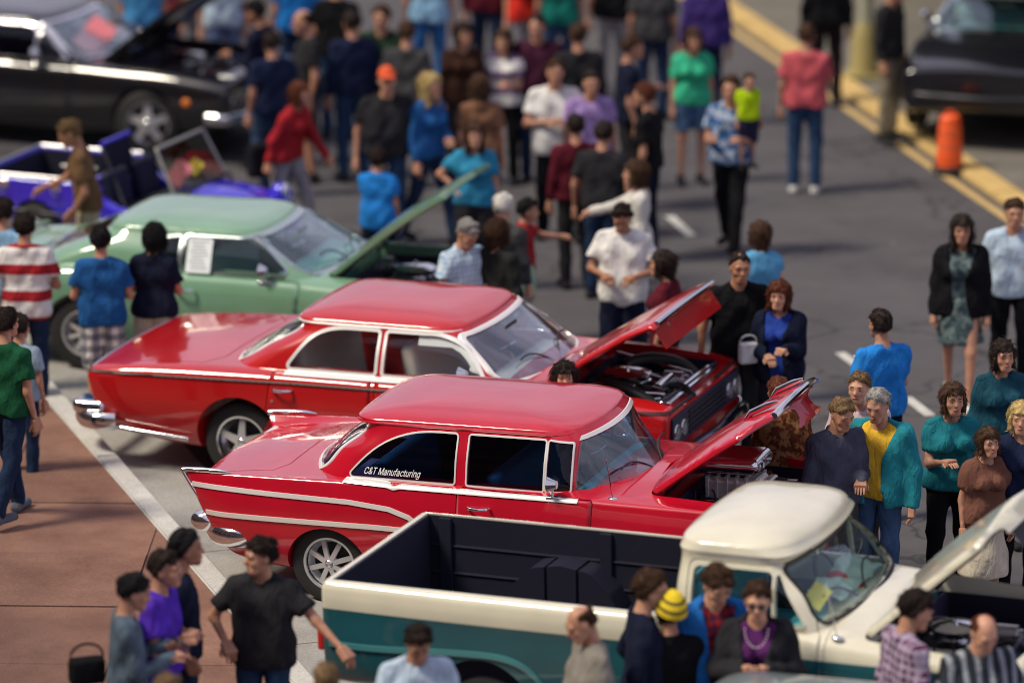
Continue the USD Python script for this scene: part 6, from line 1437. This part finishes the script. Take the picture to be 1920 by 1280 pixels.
    (2.08, 12.28, 0.0, 1.72, 180, 'person in dark violet at the top edge on the yellow line', {'top': ('long', (0.05, 0.03, 0.16)), 'bot': ('pants', (0.012, 0.018, 0.05)), 'hair': ('short', 'dark'), 'skin': 1, 'back': 1}),
    (2.97, 9.14, 0.0, 1.74, 170, 'person in a faded coral red shirt and blue jeans with white trainers', {'top': ('short', (0.48, 0.09, 0.11)), 'bot': ('pants', (0.025, 0.055, 0.12)), 'hair': ('short', 'brown'), 'skin': 1, 'back': 1, 'arms': ('down', 'hold'), 'shoe': (0.6, 0.6, 0.58)}),
    (2.13, 1.25, 0.0, 1.6, 190, 'person in a sky blue vest top seen from behind, right of the black shirt', {'top': ('tank', (0.1, 0.32, 0.55)), 'bot': ('pants', (0.025, 0.055, 0.12)), 'hair': ('bob', 'brown'), 'skin': 0, 'fem': 1, 'back': 1}),
    (1.86, -0.54, 0.0, 1.8, 10, "tall person in a black T-shirt and grey trousers facing the red sedan's bonnet", {'top': ('short', (0.008, 0.008, 0.01)), 'bot': ('pants', (0.05, 0.05, 0.055)), 'hair': ('buzz', 'dark'), 'skin': 2, 'arms': ('down', 'down'), 'w': 1.18, 'nod': 0.1, 'lod': 1}),
    (2.19, -0.78, 0.0, 1.6, 345, 'person in a navy cardigan over a royal blue top with a white bag', {'top': ('jacket', (0.008, 0.011, 0.028)), 'under': ((0.02, 0.05, 0.28),), 'bot': ('pants', (0.022, 0.022, 0.026)), 'hair': ('bob', 'red'), 'skin': 0, 'arms': ('hold', 'clasp'), 'fem': 1, 'lod': 1}),
    (2.92, -2.2, 0.0, 1.72, 205, 'person in a bright blue T-shirt holding a white sheet of paper', {'top': ('short', (0.02, 0.2, 0.6)), 'bot': ('pants', (0.008, 0.011, 0.028)), 'hair': ('short', 'dark'), 'skin': 1, 'arms': ('down', 'hold'), 'back': 1, 'w': 1.05}),
    (3.84, 1.11, 0.0, 1.7, 355, 'person in a black jacket, patterned dress and bare legs walking towards the camera', {'top': ('jacket', (0.008, 0.008, 0.01)), 'under': ((0.05, 0.08, 0.09), 'print', (0.12, 0.16, 0.16), 1.3), 'bot': ('skirt', (0.05, 0.08, 0.09), 'print', (0.12, 0.16, 0.16), 1.3), 'hair': ('long', 'dark'), 'skin': 1, 'fem': 1, 'legs': 'walk', 'sh': 0.6, 'shoe': (0.5, 0.5, 0.5)}),
    (4.32, 1.49, 0.0, 1.76, 0, 'person in a pale blue shirt and dark trousers at the right edge', {'top': ('short', (0.42, 0.53, 0.66)), 'bot': ('pants', (0.008, 0.008, 0.01)), 'hair': ('short', 'brown'), 'skin': 1, 'arms': ('hold', 'down'), 'legs': 'walk'}),
    (3.79, -2.93, 0.0, 1.68, 15, 'person in a dark teal jacket with brown hair, second from the right edge', {'top': ('long', (0.012, 0.06, 0.09)), 'bot': ('pants', (0.022, 0.022, 0.026)), 'hair': ('bob', 'dark'), 'skin': 1, 'fem': 1}),
    (3.3, -4.17, 0.0, 1.68, 10, 'person in a plain teal blue blouse and black trousers near the right edge', {'top': ('short', (0.015, 0.16, 0.2)), 'bot': ('pants', (0.008, 0.008, 0.01)), 'hair': ('bob', 'brown'), 'skin': 1, 'fem': 1, 'arms': ('down', 'hold')}),
    (2.74, -4.48, 0.0, 1.74, 335, 'grey-haired person in an open turquoise jacket over a yellow shirt', {'top': ('jacket', (0.02, 0.22, 0.27)), 'under': ((0.7, 0.42, 0.04),), 'bot': ('pants', (0.05, 0.1, 0.2)), 'hair': ('short', 'grey'), 'skin': 1, 'arms': ('down', 'down'), 'nod': 0.3, 'w': 1.1, 'gap': 0.075}),
    (2.41, -4.64, 0.0, 1.72, 30, 'grey-haired person in a dark grey-blue jacket at the nose of the finned sedan', {'top': ('long', (0.06, 0.065, 0.1)), 'bot': ('pants', (0.05, 0.05, 0.055)), 'hair': ('short', 'light'), 'skin': 1, 'nod': 0.4, 'arms': ('clasp', 'down'), 'collar': 1}),
    (2.63, -3.91, 0.0, 1.7, 340, 'person in a pale pink shirt half hidden behind the turquoise jacket', {'top': ('short', (0.6, 0.45, 0.48)), 'bot': ('pants', (0.05, 0.05, 0.055)), 'hair': ('short', 'light'), 'skin': 0}),
    (2.09, -3.89, 0.0, 1.62, 200, "person in a brown patterned shirt stooping behind the finned sedan's raised bonnet", {'top': ('short', (0.1, 0.03, 0.015), 'print', (0.28, 0.14, 0.06), 1.2), 'bot': ('pants', (0.015, 0.03, 0.07)), 'hair': ('short', 'red'), 'skin': 1, 'lean': 0.3, 'back': 1}),
    (0.4, -3.19, 0.0, 1.58, 5, 'face with long dark brown hair peering over the roof of the finned sedan', {'top': ('short', (0.09, 0.01, 0.02)), 'bot': ('pants', (0.015, 0.03, 0.07)), 'hair': ('long', 'dark'), 'skin': 0, 'fem': 1, 'lod': 2}),
    (3.78, -4.63, 0.0, 1.66, 350, 'person with blond hair in a navy top cut off by the right edge', {'top': ('long', (0.012, 0.018, 0.05)), 'bot': ('pants', (0.008, 0.008, 0.01)), 'hair': ('bob', 'blond'), 'skin': 0, 'fem': 1}),
    (3.51, -4.76, 0.0, 1.5, 20, 'person in a beige skirt and brown top between the teal blouse and the right edge', {'top': ('short', (0.16, 0.07, 0.05)), 'bot': ('skirt', (0.48, 0.43, 0.34)), 'hair': ('bob', 'brown'), 'skin': 1, 'fem': 1, 'sh': 0.3}),
    (-3.62, 14.08, 0.0, 1.74, 0, "person in a beige top behind the black coupe's windscreen", {'top': ('long', (0.33, 0.27, 0.22)), 'bot': ('pants', (0.3, 0.29, 0.31)), 'hair': ('short', 'brown'), 'skin': 1}),
    (-4.04, 13.33, 0.0, 1.7, 5, "person in a sky blue top beyond the black coupe's roof", {'top': ('short', (0.06, 0.24, 0.5)), 'bot': ('pants', (0.025, 0.055, 0.12)), 'hair': ('short', 'brown'), 'skin': 1}),
    (-3.84, 13.76, 0.0, 1.68, 350, "person in a coral top beyond the black coupe's roof", {'top': ('short', (0.4, 0.08, 0.08)), 'bot': ('pants', (0.025, 0.055, 0.12)), 'hair': ('bob', 'brown'), 'skin': 1, 'fem': 1}),
    (-3.16, 13.27, 0.0, 1.74, 10, "person in a pale blue shirt behind the black coupe's raised bonnet", {'top': ('short', (0.42, 0.53, 0.66)), 'bot': ('pants', (0.12, 0.16, 0.3)), 'hair': ('short', 'dark'), 'skin': 1}),
    (-2.96, 13.86, 0.0, 1.72, 355, "person in a cream top and pale trousers behind the black coupe's nose", {'top': ('long', (0.5, 0.45, 0.36)), 'bot': ('pants', (0.3, 0.29, 0.31)), 'hair': ('short', 'brown'), 'skin': 1, 'w': 1.05}),
    (-2.34, 13.0, 0.0, 1.76, 175, 'person in bright blue beyond the bald person at the top edge', {'top': ('short', (0.015, 0.16, 0.5)), 'bot': ('pants', (0.015, 0.03, 0.07)), 'hair': ('short', 'dark'), 'skin': 1, 'back': 1}),
    (-1.63, 9.68, 0.0, 1.76, 200, 'person in a navy top and jeans between the green sweatshirt and the person in black', {'top': ('long', (0.012, 0.018, 0.05)), 'bot': ('pants', (0.025, 0.055, 0.12)), 'hair': ('short', 'dark'), 'skin': 1, 'back': 1}),
    (-1.07, 9.38, 0.0, 1.72, 170, 'person in a dark grey top right behind the orange cap', {'top': ('short', (0.05, 0.05, 0.055)), 'bot': ('pants', (0.015, 0.03, 0.07)), 'hair': ('short', 'brown'), 'skin': 1, 'back': 1}),
    (-0.5, 9.48, 0.0, 1.7, 20, 'person in a dark brown top left of the striped white top', {'top': ('long', (0.04, 0.018, 0.012)), 'bot': ('pants', (0.022, 0.022, 0.026)), 'hair': ('bob', 'dark'), 'skin': 1, 'fem': 1}),
    (0.26, 9.59, 0.0, 1.76, 350, 'person in a dark plum top right of the striped white top', {'top': ('long', (0.05, 0.012, 0.03)), 'bot': ('pants', (0.015, 0.03, 0.07)), 'hair': ('short', 'dark'), 'skin': 1, 'w': 1.1}),
    (0.67, 9.14, 0.0, 1.74, 190, 'person in a charcoal jacket behind the lavender shirt', {'top': ('long', (0.022, 0.022, 0.026)), 'bot': ('pants', (0.025, 0.055, 0.12)), 'hair': ('short', 'brown'), 'skin': 1, 'back': 1}),
    (1.52, 12.59, 0.0, 1.72, 175, 'person in grey at the top edge left of the emerald green top', {'top': ('short', (0.05, 0.05, 0.055)), 'bot': ('pants', (0.015, 0.03, 0.07)), 'hair': ('short', 'brown'), 'skin': 1, 'back': 1}),
    (0.6, 5.25, 0.0, 1.66, 190, 'person in dark maroon in the crowd below the lavender shirt', {'top': ('long', (0.09, 0.01, 0.02)), 'bot': ('pants', (0.022, 0.022, 0.026)), 'hair': ('short', 'dark'), 'skin': 1, 'back': 1}),
    (-2.41, 8.94, 0.0, 1.7, 200, 'person in dark blue behind the person with the red jacket', {'top': ('short', (0.012, 0.018, 0.05)), 'bot': ('pants', (0.015, 0.03, 0.07)), 'hair': ('short', 'dark'), 'skin': 1, 'back': 1}),
    (1.29, 0.23, 0.0, 1.6, 250, 'person in a dark red top carrying a black bag behind the white short-sleeved shirt', {'top': ('short', (0.09, 0.01, 0.02)), 'bot': ('pants', (0.022, 0.022, 0.026)), 'hair': ('bob', 'dark'), 'skin': 1, 'fem': 1}),
    (3.99, 11.34, 0.056, 1.74, 60, 'person in tan trousers standing behind the dark car across the street', {'top': ('long', (0.02, 0.02, 0.022)), 'bot': ('pants', (0.22, 0.19, 0.13)), 'hair': ('short', 'brown'), 'skin': 1}),
    (3.44, 13.27, 0.0, 1.74, 180, 'person in black beside the lamp post across the street', {'top': ('long', (0.008, 0.008, 0.01)), 'bot': ('pants', (0.02, 0.012, 0.016)), 'hair': ('short', 'dark'), 'skin': 1, 'back': 1}),
    (2.26, 6.43, 0.88, 0.92, 20, 'small child in neon yellow carried on the arm of the person in the patterned shirt', {'kid': 1, 'top': ('short', (0.42, 0.62, 0.01)), 'bot': ('shorts', (0.02, 0.02, 0.05)), 'hair': ('short', 'brown'), 'skin': 1})]
setting()
chevy57(); belair62()
coupe69("vintage_coupe", "mint green fastback coupe with a steeply raised bonnet and a sheet in its window", LOC["camaro"], MINT, True, -17.0)
charger(); pickup(); buggy()
coupe69("vintage_coupe", "grey car of which only the roof shows at the bottom edge", GREY_AT, GREYP, False, -20.0)
coupe69("vintage_coupe", "black car parked on the far pavement behind the orange barrel", DARK_AT, JET, False, -103.0)
for row in PEOPLE: person(row)
props()
